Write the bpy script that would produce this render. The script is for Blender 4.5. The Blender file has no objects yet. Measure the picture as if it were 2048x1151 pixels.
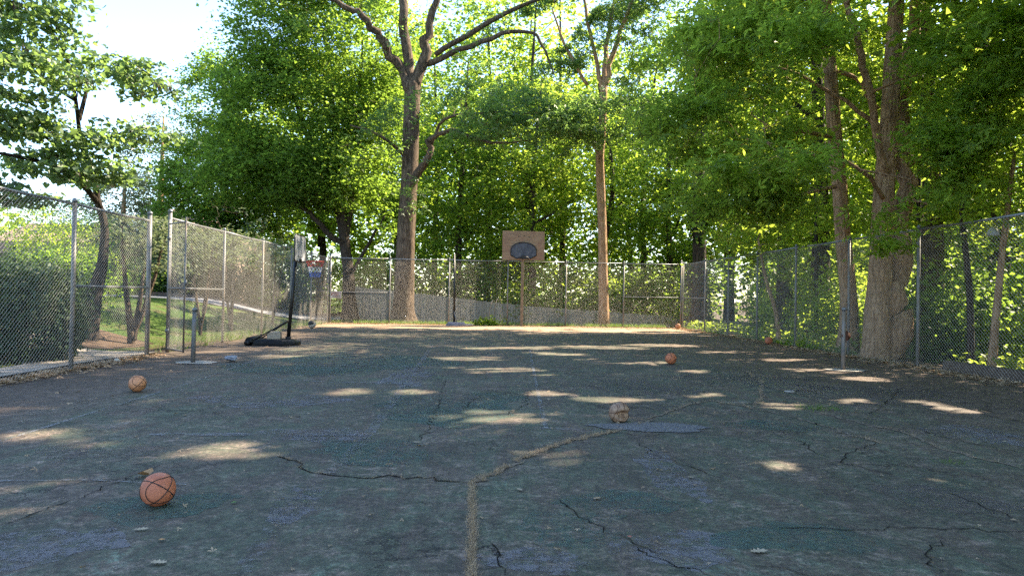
import bpy, math, random
import numpy as np
from mathutils import Matrix, Vector

# ------------------------------------------------------------------ camera
scene = bpy.context.scene
C = scene.collection
random.seed(7)
rng = np.random.default_rng(11)
FPX = 1365.3                       # focal length in photograph pixels (2048 wide)
CAM_H = 1.40
YAW, PIT, ROLL = math.radians(2.7), math.radians(0.63), math.radians(1.0)
c_f = np.array([math.sin(YAW)*math.cos(PIT), math.cos(YAW)*math.cos(PIT), math.sin(PIT)])
c_r0 = np.array([math.cos(YAW), -math.sin(YAW), 0.0])
c_u0 = np.cross(c_r0, c_f)
c_r = c_r0*math.cos(ROLL) + c_u0*math.sin(ROLL)
c_u = -c_r0*math.sin(ROLL) + c_u0*math.cos(ROLL)
CAM = np.array([0.0, 0.0, CAM_H])
cam_data = bpy.data.cameras.new('camera')
cam_data.sensor_width = 36.0
cam_data.lens = FPX/2048*36.0
cam_data.clip_end = 2000
cam_data.clip_start = 0.05
cam = bpy.data.objects.new('camera', cam_data)
C.objects.link(cam)
m = Matrix.Identity(4)
for i in range(3):
    m[i][0] = c_r[i]; m[i][1] = c_u[i]; m[i][2] = -c_f[i]; m[i][3] = CAM[i]
cam.matrix_world = m
scene.camera = cam

# ------------------------------------------------------------------ light
SUN = np.array([1.0, 0.50, 1.0])    # towards the sun
sun_n = SUN/np.linalg.norm(SUN)
world = bpy.data.worlds.new('World'); scene.world = world
world.use_nodes = True
wn = world.node_tree.nodes; wl = world.node_tree.links
sky = wn.new('ShaderNodeTexSky'); sky.sky_type = 'NISHITA'; sky.sun_disc = False
sky.sun_elevation = math.asin(sun_n[2]); sky.sun_rotation = math.atan2(SUN[0], SUN[1])
sky.air_density = 1.0; sky.dust_density = .5; sky.ozone_density = 2.0
bg = wn['Background']; bg.inputs[1].default_value = 0.13
wl.new(sky.outputs[0], bg.inputs[0])
ld = bpy.data.lights.new('sun', 'SUN'); ld.energy = 5.0; ld.angle = math.radians(0.53); ld.color = (1.0, 0.86, 0.66)
lo = bpy.data.objects.new('sun', ld); C.objects.link(lo)
lo.rotation_euler = Vector(sun_n).to_track_quat('Z', 'Y').to_euler()
lo.location = (20, 10, 30)
scene.view_settings.view_transform = 'Standard'
scene.view_settings.look = 'None'
scene.view_settings.exposure = 2.28
scene.view_settings.gamma = 1.0
scene.view_settings.use_curve_mapping = False
scene.cycles.max_bounces = 6
scene.cycles.diffuse_bounces = 4
scene.cycles.glossy_bounces = 2
scene.cycles.transmission_bounces = 5
scene.cycles.transparent_max_bounces = 8
scene.cycles.caustics_reflective = False
scene.cycles.caustics_refractive = False
scene.cycles.use_denoising = False
scene.cycles.sample_clamp_indirect = 6.0

# ------------------------------------------------------------------ measuring helpers (photo pixel -> place)
def ray(x, y): return c_f*FPX + c_r*(x-1024) - c_u*(y-575.5)
def gnd(x, y, z=0.0):
    d = ray(x, y); return CAM + d*((z-CAM_H)/d[2])
def at(x, y, Y):
    d = ray(x, y); return CAM + d*(Y/d[1])
def atX(x, y, X):
    d = ray(x, y); return CAM + d*(X/d[0])

# ------------------------------------------------------------------ noise
_T = np.random.default_rng(3).random((256, 256))
def vnoise(x, y):
    xi = np.floor(x).astype(int); yi = np.floor(y).astype(int)
    fx = x-xi; fy = y-yi; fx = fx*fx*(3-2*fx); fy = fy*fy*(3-2*fy)
    a = _T[xi & 255, yi & 255]; b = _T[(xi+1) & 255, yi & 255]
    c = _T[xi & 255, (yi+1) & 255]; d = _T[(xi+1) & 255, (yi+1) & 255]
    return (a*(1-fx)+b*fx)*(1-fy) + (c*(1-fx)+d*fx)*fy
def S(t):
    t = np.clip(t, 0, 1); return t*t*(3-2*t)

XL, XR, YB = -6.92, 9.5, 31.6       # fence lines
def ground_h(x, y):
    x = np.asarray(x, float); y = np.asarray(y, float)
    d = -7.9-x
    left = (1.0*S(d/4.5)+0.3*S((d-4)/8))*(1-0.92*S((y-30)/10))*S((y+6)/8)
    back = -1.35*S((x+9)/17)*S((y-32.3)/4.5)
    right = -1.1*S((x-10.2)/7)
    h = left+np.minimum(back, right)
    h = h+0.10*(vnoise(x*0.45+7, y*0.45)-0.5)*S((np.abs(x-1.29)-8.6)/3) + 0.10*(vnoise(x*.5, y*.5+9)-.5)*S((y-32.5)/3)
    return h-0.012

# ------------------------------------------------------------------ mesh helpers
class MB:
    def __init__(s): s.v = []; s.f = []
    def add(s, vs, fs):
        o = len(s.v); s.v += [tuple(map(float, p)) for p in vs]; s.f += [tuple(i+o for i in q) for q in fs]; return s
    def box(s, c, d, rz=0.0, taper=1.0, M=None):
        ca, sa = math.cos(rz), math.sin(rz); P = []
        for z in (-1, 1):
            k = taper if z > 0 else 1
            for (x, y) in ((-1, -1), (1, -1), (1, 1), (-1, 1)):
                X, Y = x*d[0]/2*k, y*d[1]/2*k
                P.append((c[0]+X*ca-Y*sa, c[1]+X*sa+Y*ca, c[2]+z*d[2]/2))
        return s.add(P, [(3, 2, 1, 0), (4, 5, 6, 7), (0, 1, 5, 4), (1, 2, 6, 5), (2, 3, 7, 6), (3, 0, 4, 7)])
    def tube(s, pts, rad, n=8, caps=True, wob=0.0):
        pts = [np.array(p, float) for p in pts]; k = len(pts)
        if np.isscalar(rad): rad = [rad]*k
        V = []; prev = None
        for i in range(k):
            t = pts[min(i+1, k-1)]-pts[max(i-1, 0)]; t = t/(np.linalg.norm(t)+1e-9)
            if prev is None:
                a = np.array([1.0, 0, 0]) if abs(t[0]) < .8 else np.array([0, 1.0, 0])
            else: a = prev
            b = np.cross(t, a); b /= np.linalg.norm(b)+1e-9; a = np.cross(b, t); prev = a
            for j in range(n):
                w = 2*math.pi*j/n; r = rad[i]*(1+wob*math.sin(3*w+i*0.9)+wob*.7*math.sin(5*w+1.3+i*.35))
                V.append(pts[i]+r*(math.cos(w)*a+math.sin(w)*b))
        F = [(i*n+j, i*n+(j+1) % n, (i+1)*n+(j+1) % n, (i+1)*n+j) for i in range(k-1) for j in range(n)]
        if caps: F += [tuple(range(n-1, -1, -1)), tuple(range((k-1)*n, k*n))]
        return s.add(V, F)
    def ring(s, c, R, r, normal=(0, 0, 1), n=28, m=6):
        nrm = Vector(normal).normalized(); a = nrm.orthogonal().normalized(); b = nrm.cross(a)
        V = []
        for i in range(n):
            w = 2*math.pi*i/n; d = a*math.cos(w)+b*math.sin(w)
            for j in range(m):
                u = 2*math.pi*j/m; p = Vector(c)+d*(R+r*math.cos(u))+nrm*(r*math.sin(u)); V.append(p)
        F = [(i*m+j, ((i+1) % n)*m+j, ((i+1) % n)*m+(j+1) % m, i*m+(j+1) % m) for i in range(n) for j in range(m)]
        return s.add(V, F)
    def prism(s, outline, z0, z1, inset=0.0):
        o = np.array(outline, float); n = len(o); c = o.mean(0); t = c+(o-c)*(1-inset)
        V = [(p[0], p[1], z0) for p in o]+[(p[0], p[1], z1) for p in t]
        F = [tuple(range(n-1, -1, -1)), tuple(range(n, 2*n))]+[(i, (i+1) % n, n+(i+1) % n, n+i) for i in range(n)]
        return s.add(V, F)
    def build(s, name, mat, parent=None, smooth=False, bevel=0.0):
        me = bpy.data.meshes.new(name); me.from_pydata(s.v, [], s.f); me.update()
        if smooth: me.polygons.foreach_set('use_smooth', [True]*len(me.polygons))
        me.materials.append(mat)
        o = bpy.data.objects.new(name, me); C.objects.link(o)
        if bevel:
            b = o.modifiers.new('bevel', 'BEVEL'); b.width = bevel; b.segments = 2; b.limit_method = 'ANGLE'
        attach(o, parent)
        return o
def attach(o, parent):
    if parent is not None:
        o.parent = parent
        o.matrix_parent_inverse = parent_world(parent).inverted()
def parent_world(p):
    M = Matrix.LocRotScale(p.location, p.rotation_euler, p.scale)
    if p.parent is not None: M = parent_world(p.parent) @ p.matrix_parent_inverse @ M
    return M
def thing(name, label, cat, loc=(0, 0, 0), group=None):
    o = bpy.data.objects.new(name, None); C.objects.link(o); o.empty_display_size = .2
    o.location = tuple(map(float, loc)); return tag(o, label, cat, group)
def tag(o, label, cat, group=None):
    o['label'] = label; o['category'] = cat
    if group: o['group'] = group
    return o
def struct(o): o['kind'] = 'structure'; return o
def stuff(o): o['kind'] = 'stuff'; return o

# ------------------------------------------------------------------ material helpers
def mat(name):
    mt = bpy.data.materials.new(name); mt.use_nodes = True
    nt = mt.node_tree; return mt, nt, nt.nodes['Principled BSDF']
def N(nt, t, **kw):
    n = nt.nodes.new('ShaderNode'+t)
    for k, v in kw.items():
        if k in n.inputs: n.inputs[k].default_value = v
        else: setattr(n, k, v)
    return n
def ramp(nt, fac, stops):
    r = N(nt, 'ValToRGB'); e = r.color_ramp.elements
    while len(e) < len(stops): e.new(0.5)
    for i, (p, c) in enumerate(stops):
        e[i].position = p; e[i].color = (c, c, c, 1) if np.isscalar(c) else (*c, 1)
    nt.links.new(fac, r.inputs[0]); return r.outputs[0]
def mix(nt, fac, a, b, blend='MIX'):
    n = N(nt, 'Mix', data_type='RGBA', blend_type=blend)
    for s, v in ((n.inputs[0], fac), (n.inputs[6], a), (n.inputs[7], b)):
        if hasattr(v, 'links'): nt.links.new(v, s)
        elif np.isscalar(v): s.default_value = v
        else: s.default_value = (*v, 1)
    return n.outputs[2]
def noise(nt, scale, detail=4, rough=.6, vec=None, dist=0.0):
    n = N(nt, 'TexNoise', Scale=scale, Detail=detail, Roughness=rough, Distortion=dist)
    if vec is not None: nt.links.new(vec, n.inputs['Vector'])
    return n.outputs['Fac']
def geo_pos(nt): return N(nt, 'NewGeometry').outputs['Position']
def mapping(nt, vec, scale=(1, 1, 1), rot=(0, 0, 0)):
    n = N(nt, 'Mapping'); n.inputs['Scale'].default_value = scale; n.inputs['Rotation'].default_value = rot
    nt.links.new(vec, n.inputs['Vector']); return n.outputs[0]
def bump(nt, b, h, strength=.4, dist=.01):
    n = N(nt, 'Bump'); n.inputs['Strength'].default_value = strength; n.inputs['Distance'].default_value = dist
    nt.links.new(h, n.inputs['Height']); nt.links.new(n.outputs[0], b.inputs['Normal'])
def simple(name, col, rough=.6, metal=0.0, var=.25, scale=12, spec=.4, bumps=0.0, dirt=None):
    mt, nt, b = mat(name); p = N(nt, 'TexCoord').outputs['Object']
    f = noise(nt, scale, 5, .65, p)
    c0 = tuple(x*(1-var) for x in col); c1 = tuple(min(1, x*(1+var)) for x in col)
    c = ramp(nt, f, [(.3, c0), (.7, c1)])
    if dirt:
        f2 = ramp(nt, noise(nt, scale*.35, 6, .7, p), [(.48, 0.), (.66, 1.)])
        c = mix(nt, f2, c, dirt)
    nt.links.new(c, b.inputs['Base Color'])
    b.inputs['Roughness'].default_value = rough; b.inputs['Metallic'].default_value = metal
    b.inputs['Specular IOR Level'].default_value = spec
    if bumps: bump(nt, b, noise(nt, scale*4, 4, .6, p), bumps, .005)
    return mt
def leaf_mat(name, dark, light, trans, tw=.45, rough=.5, spec=.2):
    mt, nt, b = mat(name)
    a = N(nt, 'Attribute', attribute_name='tint').outputs['Fac']
    col = ramp(nt, a, [(0, dark), (.85, light), (1, tuple(x*1.25 for x in light))])
    big = noise(nt, .55, 2, .5, geo_pos(nt)); huge = noise(nt, .22, 3, .6, geo_pos(nt))
    col = mix(nt, ramp(nt, big, [(.35, 0.), (.7, .5)]), col, light)
    col = mix(nt, ramp(nt, huge, [(.42, 0.), (.66, .45)]), col, (light[0]*1.25, light[1]*1.0, light[2]*.8))
    nt.links.new(col, b.inputs['Base Color']); b.inputs['Roughness'].default_value = rough
    b.inputs['Specular IOR Level'].default_value = spec
    tr = N(nt, 'BsdfTranslucent')
    tc = ramp(nt, a, [(0, tuple(x*.7 for x in trans)), (1, tuple(x*1.25 for x in trans))]); nt.links.new(tc, tr.inputs[0])
    ms = N(nt, 'MixShader'); ms.inputs[0].default_value = tw
    nt.links.new(b.outputs[0], ms.inputs[1]); nt.links.new(tr.outputs[0], ms.inputs[2])
    nt.links.new(ms.outputs[0], nt.nodes['Material Output'].inputs[0]); return mt
def bark_mat(name, c0, c1, moss=None):
    mt, nt, b = mat(name); p = geo_pos(nt)
    q = mapping(nt, p, (7, 7, 1.3))
    f = noise(nt, 2.2, 6, .7, q, .6)
    c = ramp(nt, f, [(.40, c0), (.60, c1)])
    f2 = noise(nt, .8, 3, .5, p)
    c = mix(nt, ramp(nt, f2, [(.45, 0.), (.75, .55)]), c, moss or tuple(x*.6 for x in c0))
    nt.links.new(c, b.inputs['Base Color']); b.inputs['Roughness'].default_value = .9
    b.inputs['Specular IOR Level'].default_value = .15
    bump(nt, b, f, 1.0, .12); return mt

M_OAK = leaf_mat('oak_leaf', (.030, .070, .036), (.070, .122, .056), (.28, .44, .08), .48, .42, .4)
M_MAPLE = leaf_mat('maple_leaf', (.036, .082, .020), (.086, .148, .032), (.30, .46, .05), .52)
M_WOOD = leaf_mat('woodland_leaf', (.046, .098, .020), (.104, .166, .032), (.50, .66, .07), .57)
M_YEL = leaf_mat('light_leaf', (.056, .108, .020), (.110, .175, .032), (.44, .58, .06), .55)
M_SILV = leaf_mat('silver_leaf', (.070, .100, .065), (.125, .155, .095), (.22, .27, .11), .35, .5)
M_REDBUD = leaf_mat('redbud_leaf', (.048, .092, .052), (.10, .15, .085), (.28, .42, .09), .44, .42, .4)
M_HOLLY = leaf_mat('holly_leaf', (.020, .045, .022), (.045, .080, .036), (.07, .12, .03), .25, .5, .2)
M_IVY = leaf_mat('ivy_leaf', (.012, .030, .012), (.028, .055, .020), (.05, .10, .02), .25, .5, .2)
M_GRASS = leaf_mat('grass_blade', (.055, .105, .020), (.105, .175, .035), (.22, .34, .05), .40, .6, .2)
M_DRY = leaf_mat('dry_grass', (.25, .18, .115), (.44, .34, .23), (.22, .17, .10), .3, .8, .1)
M_DEAD = leaf_mat('dead_leaf', (.20, .13, .075), (.46, .35, .23), (.22, .14, .06), .2, .7, .2)
M_BARK = bark_mat('oak_bark', (.050, .036, .026), (.20, .145, .100))
M_BARK2 = bark_mat('pale_bark', (.24, .135, .072), (.54, .345, .205), (.37, .22, .12))
M_BARKD = bark_mat('dark_bark', (.030, .024, .020), (.085, .066, .052))
M_GALV = simple('galvanised_steel', (.16, .163, .168), .45, .45, .25, 9, .5, .05)
M_WIRE = simple('galvanised_wire', (.36, .33, .29), .6, 0.0, .15, 4, .2)
M_RUSTPOST = simple('galvanised_post', (.155, .155, .155), .55, .3, .2, 6, .4, .1, (.20, .15, .11))
M_CONC = simple('concrete', (.34, .31, .27), .9, 0, .25, 6, .2, .4, (.20, .18, .15))
M_BLACK = simple('black_plastic', (.010, .011, .013), .5, 0, .3, 8, .2, .1, (.020, .021, .022))
M_BLACKM = simple('black_metal', (.012, .012, .013), .38, .3, .3, 8, .5)
M_WOODP = simple('weathered_wood_post', (.20, .145, .095), .85, 0, .35, 9, .2, .4)
M_WHITE = simple('white_panel', (.33, .34, .36), .4, 0, .08, 4, .4)
M_GREYB = simple('fan_board_grey', (.055, .060, .075), .55, 0, .45, 9, .3, .2, (.10, .105, .12))

# ------------------------------------------------------------------ where sun reaches the ground: gaps cut in the crowns to let it land there
PATCH = []
for (x, y, w, h) in [(445, 903, 200, 30), (1000, 741, 240, 15), (930, 716, 150, 7), (690, 782, 70, 11), (985, 832, 190, 18), (830, 783, 60, 8),
        (1230, 799, 150, 11), (1100, 787, 80, 9), (1110, 913, 170, 22), (1565, 934, 140, 14), (1560, 811, 80, 11),
        (1705, 800, 60, 11), (1420, 792, 90, 8), (1890, 962, 80, 10), (1730, 758, 110, 8), (1240, 722, 150, 12), (1190, 694, 220, 6), (1640, 741, 130, 7),
        (1855, 805, 90, 10), (1000, 695, 200, 5), (60, 868, 90, 12), (1120, 707, 130, 5), (1480, 705, 180, 5), (1380, 741, 60, 5),
        (1940, 822, 120, 10), (1330, 690, 160, 5), (430, 703, 90, 5), (560, 712, 70, 4), (1590, 720, 130, 5), (340, 707, 90, 7)]:
    g = gnd(x, y)
    PATCH.append((g[0], g[1], .05+abs(gnd(x+w/2, y)[0]-gnd(x-w/2, y)[0])/2, .08+abs(gnd(x, y-h/2)[1]-gnd(x, y+h/2)[1])/2))
def lit(Q):
    """chance that the canopy is open along the sun ray that lands at ground point Q"""
    x, y = Q[:, 0], Q[:, 1]; p = np.zeros(len(x))
    for (a, b, rx, ry) in PATCH:
        wob = 1.1*(vnoise(x*3.1+a, y*3.1+b)-.55)
        d = ((x-a)/(rx+.1))**2+((y-b)/(ry+.1))**2
        p = np.maximum(p, np.where(d < 1+wob, 1.0, 0))
    n = vnoise(x*.55+3.1, y*1.5+1.7)*.65+vnoise(x*1.3+30, y*3.1)*.35
    back = S((y-24.5)/5)*(y < 33.5)*(x > -8.0)*(x < 11)
    p = np.maximum(p, np.where(n < .24+.58*back, 1.0, 0)*(back > .02))
    n2 = vnoise(x*.6+50, y*.8+8)*.6+vnoise(x*1.6, y*1.9+77)*.4
    lawn = S((-6.8-x)/1.5)*(y < 34)*(y > 4)
    band = (x > -10.3)          # what lands here would have crossed the left fence
    p = np.maximum(p, np.where(n2 < np.where(band, np.where(y < 15, .18, .36), .76)*lawn, 1.0, 0))
    n3 = vnoise(x*.45+11, y*.45+91)*.6+vnoise(x*1.1+5, y*1.1)*.4
    p = np.maximum(p, np.where(((n3 < .45) & (x > 9.8) & (y < 33.5)) | ((n3 < .38) & (y >= 33.5)), 1.0, 0))
    return p
def carve(P, rnd, hmin=3.2):
    P = np.asarray(P); h = P[:, 2]
    Q = P[:, :2]-SUN[None, :2]*h[:, None]/SUN[2]
    out = (lit(Q) > .5) & (h > hmin) & (rnd.random(len(P)) < .995)
    return ~out

# ------------------------------------------------------------------ leaves
def shape_rhomb():
    return np.array([(0, 0, 0), (-.36, .42, .10), (0, 1, -.04), (.36, .42, .10)]), [(0, 2, 1), (0, 3, 2)]
def shape_lobed():
    V = [(0, 0, 0)]; F = []
    for a, L in ((-62, .78), (0, 1.0), (62, .78)):
        w = math.radians(a); d = np.array([math.sin(w), math.cos(w)]); n = np.array([d[1], -d[0]])
        o = len(V)
        p1 = d*L*.55-n*.17*L; p2 = d*L; p3 = d*L*.55+n*.17*L
        V += [(*p1, .05), (*p2, -.08), (*p3, .05)]; F += [(0, o+1, o), (0, o+2, o+1)]
    return np.array(V), F
def shape_heart():
    V = [(0, .05, 0), (-.30, -.06, .06), (-.52, .22, .10), (-.36, .62, .05), (0, 1.0, -.10), (.36, .62, .05), (.52, .22, .10), (.30, -.06, .06), (0, .5, -.02)]
    return np.array(V), [(8, i, i+1) for i in range(7)]+[(8, 7, 0)]
def shape_blade():
    return np.array([(-.045, 0, 0), (.045, 0, 0), (.10, 1, .25)]), [(0, 1, 2)]
def shape_oak():
    h = [(0, 0), (.05, .10), (.20, .13), (.10, .24), (.30, .36), (.12, .44), (.34, .62), (.14, .66), (.20, .84), (.06, .86), (0, 1.0)]
    V = [(x, y, 0) for x, y in h]+[(-x, y, 0) for x, y in h[1:-1][::-1]]; n = len(V)
    V.append((0, .30, -.02)); V.append((0, .62, -.02)); F = []
    for i in range(n):
        a, b_ = V[i], V[(i+1) % n]; F.append((n if (a[1]+b_[1])/2 < .48 else n+1, i, (i+1) % n))
    F += [(n, 5, n+1), (n, n+1, n-5)]
    return np.array(V), F
SHAPES = {'oak': shape_oak(), 'rhomb': shape_rhomb(), 'lobed': shape_lobed(), 'heart': shape_heart(), 'blade': shape_blade()}
def orient(n, rnd, up=1.0, spread=1.0):
    nr = rnd.normal(size=(n, 3))*spread; nr[:, 2] = np.abs(nr[:, 2])*.6+up
    nr /= np.linalg.norm(nr, axis=1)[:, None]
    a = rnd.normal(size=(n, 3)); a[:, 2] -= .5
    a -= nr*(a*nr).sum(1)[:, None]; a /= np.linalg.norm(a, axis=1)[:, None]+1e-9
    return np.cross(a, nr), a, nr
def leaf_mesh(name, P, size, shape, mt, rnd, parent=None, up=.9, spread=.8, frame=None):
    n = len(P); LV, LF = SHAPES[shape]; k = len(LV)
    X, A, Nn = frame if frame is not None else orient(n, rnd, up, spread)
    sz = size*(rnd.random(n)*.7+.62)
    V = P[:, None, :]+sz[:, None, None]*(LV[None, :, 0, None]*X[:, None, :]+LV[None, :, 1, None]*A[:, None, :]+LV[None, :, 2, None]*Nn[:, None, :])
    F = (np.array(LF)[None]+(np.arange(n)*k)[:, None, None]).reshape(-1, 3)
    me = bpy.data.meshes.new(name); nv = n*k; nf = len(F)
    me.vertices.add(nv); me.vertices.foreach_set('co', V.astype(np.float32).ravel())
    me.loops.add(nf*3); me.loops.foreach_set('vertex_index', F.astype(np.int32).ravel())
    me.polygons.add(nf); me.polygons.foreach_set('loop_start', (np.arange(nf)*3).astype(np.int32))
    me.update(calc_edges=True)
    at_ = me.attributes.new('tint', 'FLOAT', 'POINT')
    at_.data.foreach_set('value', np.repeat(rnd.random(n), k).astype(np.float32))
    me.materials.append(mt)
    o = bpy.data.objects.new(name, me); C.objects.link(o); attach(o, parent); return o

def in_ellipsoid(n, c, r, rnd, shell=.45):
    d = rnd.normal(size=(n, 3)); d /= np.linalg.norm(d, axis=1)[:, None]
    q = (shell+(1-shell)*rnd.random(n)) ** .6
    return np.array(c)+d*q[:, None]*np.array(r)
def smooth_path(pts, rads, sub=4):
    pts = np.array(pts, float); out = []; ro = []
    n = len(pts)
    for i in range(n-1):
        p0 = pts[max(i-1, 0)]; p1 = pts[i]; p2 = pts[i+1]; p3 = pts[min(i+2, n-1)]
        for k in range(sub):
            t = k/sub
            out.append(.5*((2*p1)+(-p0+p2)*t+(2*p0-5*p1+4*p2-p3)*t*t+(-p0+3*p1-3*p2+p3)*t**3)); ro.append(rads[i]*(1-t)+rads[i+1]*t)
    out.append(pts[-1]); ro.append(rads[-1]); return out, ro
TREES = []
MARKS = [(205, 'redbud trunk'), (340, 'brick gable'), (452, 'pointed green tree'), (605, 'portable hoop'), (700, 'dark maple'), (815, 'massive oak'), (905, 'bare hoop pole'), (1047, 'plywood backboard'), (1205, 'slim reddish trunk'), (1398, 'ivy covered trunk'), (1540, 'reddish ball'), (1680, 'leaning slim trunk'), (1775, 'double trunk'), (2000, 'right edge sapling')]
USED = {}
def where(x, y):
    q = np.array([x, y, 3.0])-CAM; w = q@c_f
    if w < 1 or abs(q@c_r/w) > .8: return None
    px = 1024+FPX*(q@c_r)/w; m_ = min(MARKS, key=lambda k: abs(k[0]-px)); d = px-m_[0]
    return ('straight behind' if abs(d) < 22 else ('right of' if d > 0 else 'left of'))+' the '+m_[1]
def unique(lab):
    USED[lab] = USED.get(lab, 0)+1; k = USED[lab]
    return lab if k == 1 else lab+(', farther back', ', farthest back', ', deepest in')[min(k, 4)-2]
COV = np.zeros((340, 300))
def cov_idx(P):
    Q = P[:, :2]-SUN[None, :2]*P[:, 2:3]/SUN[2]
    return np.clip(((Q[:, 0]+40)/.3).astype(int), 0, 339), np.clip(((Q[:, 1]+30)/.3).astype(int), 0, 299)
def tree(name, label, base, trunk, limbs, blobs, nleaf, leaf, shape, lm, bm, seed, group=None, ncl=None, cat='tree', cr=.62, flat=.45,
         do_carve=True, sides=10, up=.9, spread=.8, extra=None, flare=True, thin=0, tkeep=.4):
    rnd = np.random.default_rng(seed)
    t = thing(name, label, cat, base, group)
    nodes = []
    p, r = smooth_path([q[:3] for q in trunk], [q[3] for q in trunk])
    if flare:
        r[0] *= 1.35; r[1] *= 1.12
    b = MB(); b.tube(p, r, sides+4, True, .05); b.build('trunk', bm, t, True)
    nodes += [(q, rr) for q, rr in zip(p[3:], r[3:])]
    for L in limbs:
        lp, lr = smooth_path([q[:3] for q in L], [q[3] for q in L])
        lp = [q+rnd.normal(size=3)*rr*.35 if 0 < i < len(lp)-1 else q for i, (q, rr) in enumerate(zip(lp, lr))]
        MB().tube(lp, lr, sides-2, True, .04).build('limb', bm, t, True)
        nodes += list(zip(lp, lr))
    vol = np.array([bb[1][0]*bb[1][1]*bb[1][2] for bb in blobs])**.8
    w = vol*np.array([bb[2] if len(bb) > 2 else 1.0 for bb in blobs]); w /= w.sum()
    ncl = ncl or max(30, int(nleaf/75))
    cen = np.concatenate([in_ellipsoid(max(2, int(ncl*wi)), bb[0], bb[1], rnd) for bb, wi in zip(blobs, w)])
    # twigs grow from the nearest wood, then from each other
    NP = np.array([q for q, _ in nodes]); NR = np.array([rr for _, rr in nodes])
    d0 = np.min(np.linalg.norm(cen[:, None]-NP[None], axis=2), axis=1)
    cen = cen[np.argsort(d0)]
    tw = MB()
    for c in cen:
        d = np.linalg.norm(NP-c, axis=1)+np.maximum(0, NP[:, 2]-c[2])*.5
        j = int(np.argmin(d)); a = NP[j]; ln = np.linalg.norm(c-a)
        if ln < .15: continue
        r0 = min(NR[j]*.6, .012+.014*ln); mid = (a+c)/2+rnd.normal(size=3)*ln*.10+np.array([0, 0, .08*ln])
        mid2 = a*.2+c*.8+rnd.normal(size=3)*ln*.05+np.array([0, 0, .04*ln])
        tw.tube([a, mid, mid2, c], [r0, r0*.7, r0*.45, .005], 4, False)
        NP = np.concatenate([NP, [mid, mid2, c]]); NR = np.concatenate([NR, [r0*.75, r0*.55, .012]])
    stuff(tw.build('twigs', bm, t, True))
    per = max(4, int(nleaf/len(cen)))
    P = np.repeat(cen, per, axis=0)
    s = cr*(.55+.9*rnd.random(len(cen)))
    P = P+rnd.normal(size=P.shape)*np.repeat(s, per)[:, None]*np.array([1, 1, flat])
    if extra is not None: P = np.concatenate([P, extra(rnd)])
    P = P[P[:, 2] > ground_h(P[:, 0], P[:, 1])+.1]
    if do_carve: P = P[carve(P, rnd)]
    ix = cov_idx(P)
    if thin:     # leaves sunward of a full crown are thinned so sun lights that crown
        k_ = (COV[ix] < thin) | ((P[:, 1]-SUN[1]*P[:, 2] < 11.5) & (P[:, 0]-P[:, 2] < 9)) | (rnd.random(len(P)) < tkeep); P = P[k_]; ix = cov_idx(P)
    np.add.at(COV, ix, .32*leaf*leaf/.09)
    leaf_mesh('crown', P, leaf, shape, lm, rnd, t, up, spread)
    TREES.append((name, len(P)))
    return t
def shrub(name, label, base, blobs, nleaf, leaf, shape, lm, seed, group=None, nst=6, shell=.75, cat='shrub', bm=None, cr=.22, do_carve=False, up=.6):
    rnd = np.random.default_rng(seed); base = np.array(base, float)
    t = thing(name, label, cat, base, group)
    for k in range(nst):
        bb = blobs[k % len(blobs)]; tip = in_ellipsoid(1, bb[0], np.array(bb[1])*.7, rnd)[0]
        a = base+np.array([rnd.normal()*.12, rnd.normal()*.12, -.05])
        MB().tube([a, (a+tip)/2+rnd.normal(size=3)*.12, tip], [.03, .02, .008], 5, False).build('stem', bm or M_BARKD, t, True)
    w = np.array([b[1][0]*b[1][1]*b[1][2] for b in blobs])**.7; w /= w.sum()
    ncl = max(20, nleaf//25)
    cen = np.concatenate([in_ellipsoid(max(3, int(ncl*wi)), b[0], b[1], rnd, shell) for b, wi in zip(blobs, w)])
    P = np.repeat(cen, 25, axis=0); P = P+rnd.normal(size=P.shape)*cr
    P = P[P[:, 2] > ground_h(P[:, 0], P[:, 1])+.03]
    if do_carve: P = P[carve(P, rnd, .4)]
    leaf_mesh('foliage', P, leaf, shape, lm, rnd, t, up, 1.0)
    return t

# ================================================================== SETTING
def grid_axis(lo, hi, a, b, fine, coarse):
    xs = list(np.arange(a, b+1e-6, fine)); s = coarse; x = a
    while x > lo: x -= s; s *= 1.35; xs.insert(0, max(x, lo))
    x = b; s = coarse
    while x < hi: x += s; s *= 1.35; xs.append(min(x, hi))
    return np.array(sorted(set(np.round(xs, 4))))
def sheet(name, xs, ys, hf, mt, lift=0.0):
    X, Y = np.meshgrid(xs, ys); Z = hf(X, Y)+lift; nx, ny = len(xs), len(ys)
    V = np.stack([X, Y, Z], -1).reshape(-1, 3)
    i = np.arange((nx*ny)).reshape(ny, nx)
    Fq = np.stack([i[:-1, :-1], i[:-1, 1:], i[1:, 1:], i[1:, :-1]], -1).reshape(-1, 4)
    me = bpy.data.meshes.new(name); me.from_pydata(V.tolist(), [], Fq.tolist()); me.update()
    me.polygons.foreach_set('use_smooth', [True]*len(me.polygons)); me.materials.append(mt)
    o = bpy.data.objects.new(name, me); C.objects.link(o); return o

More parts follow.
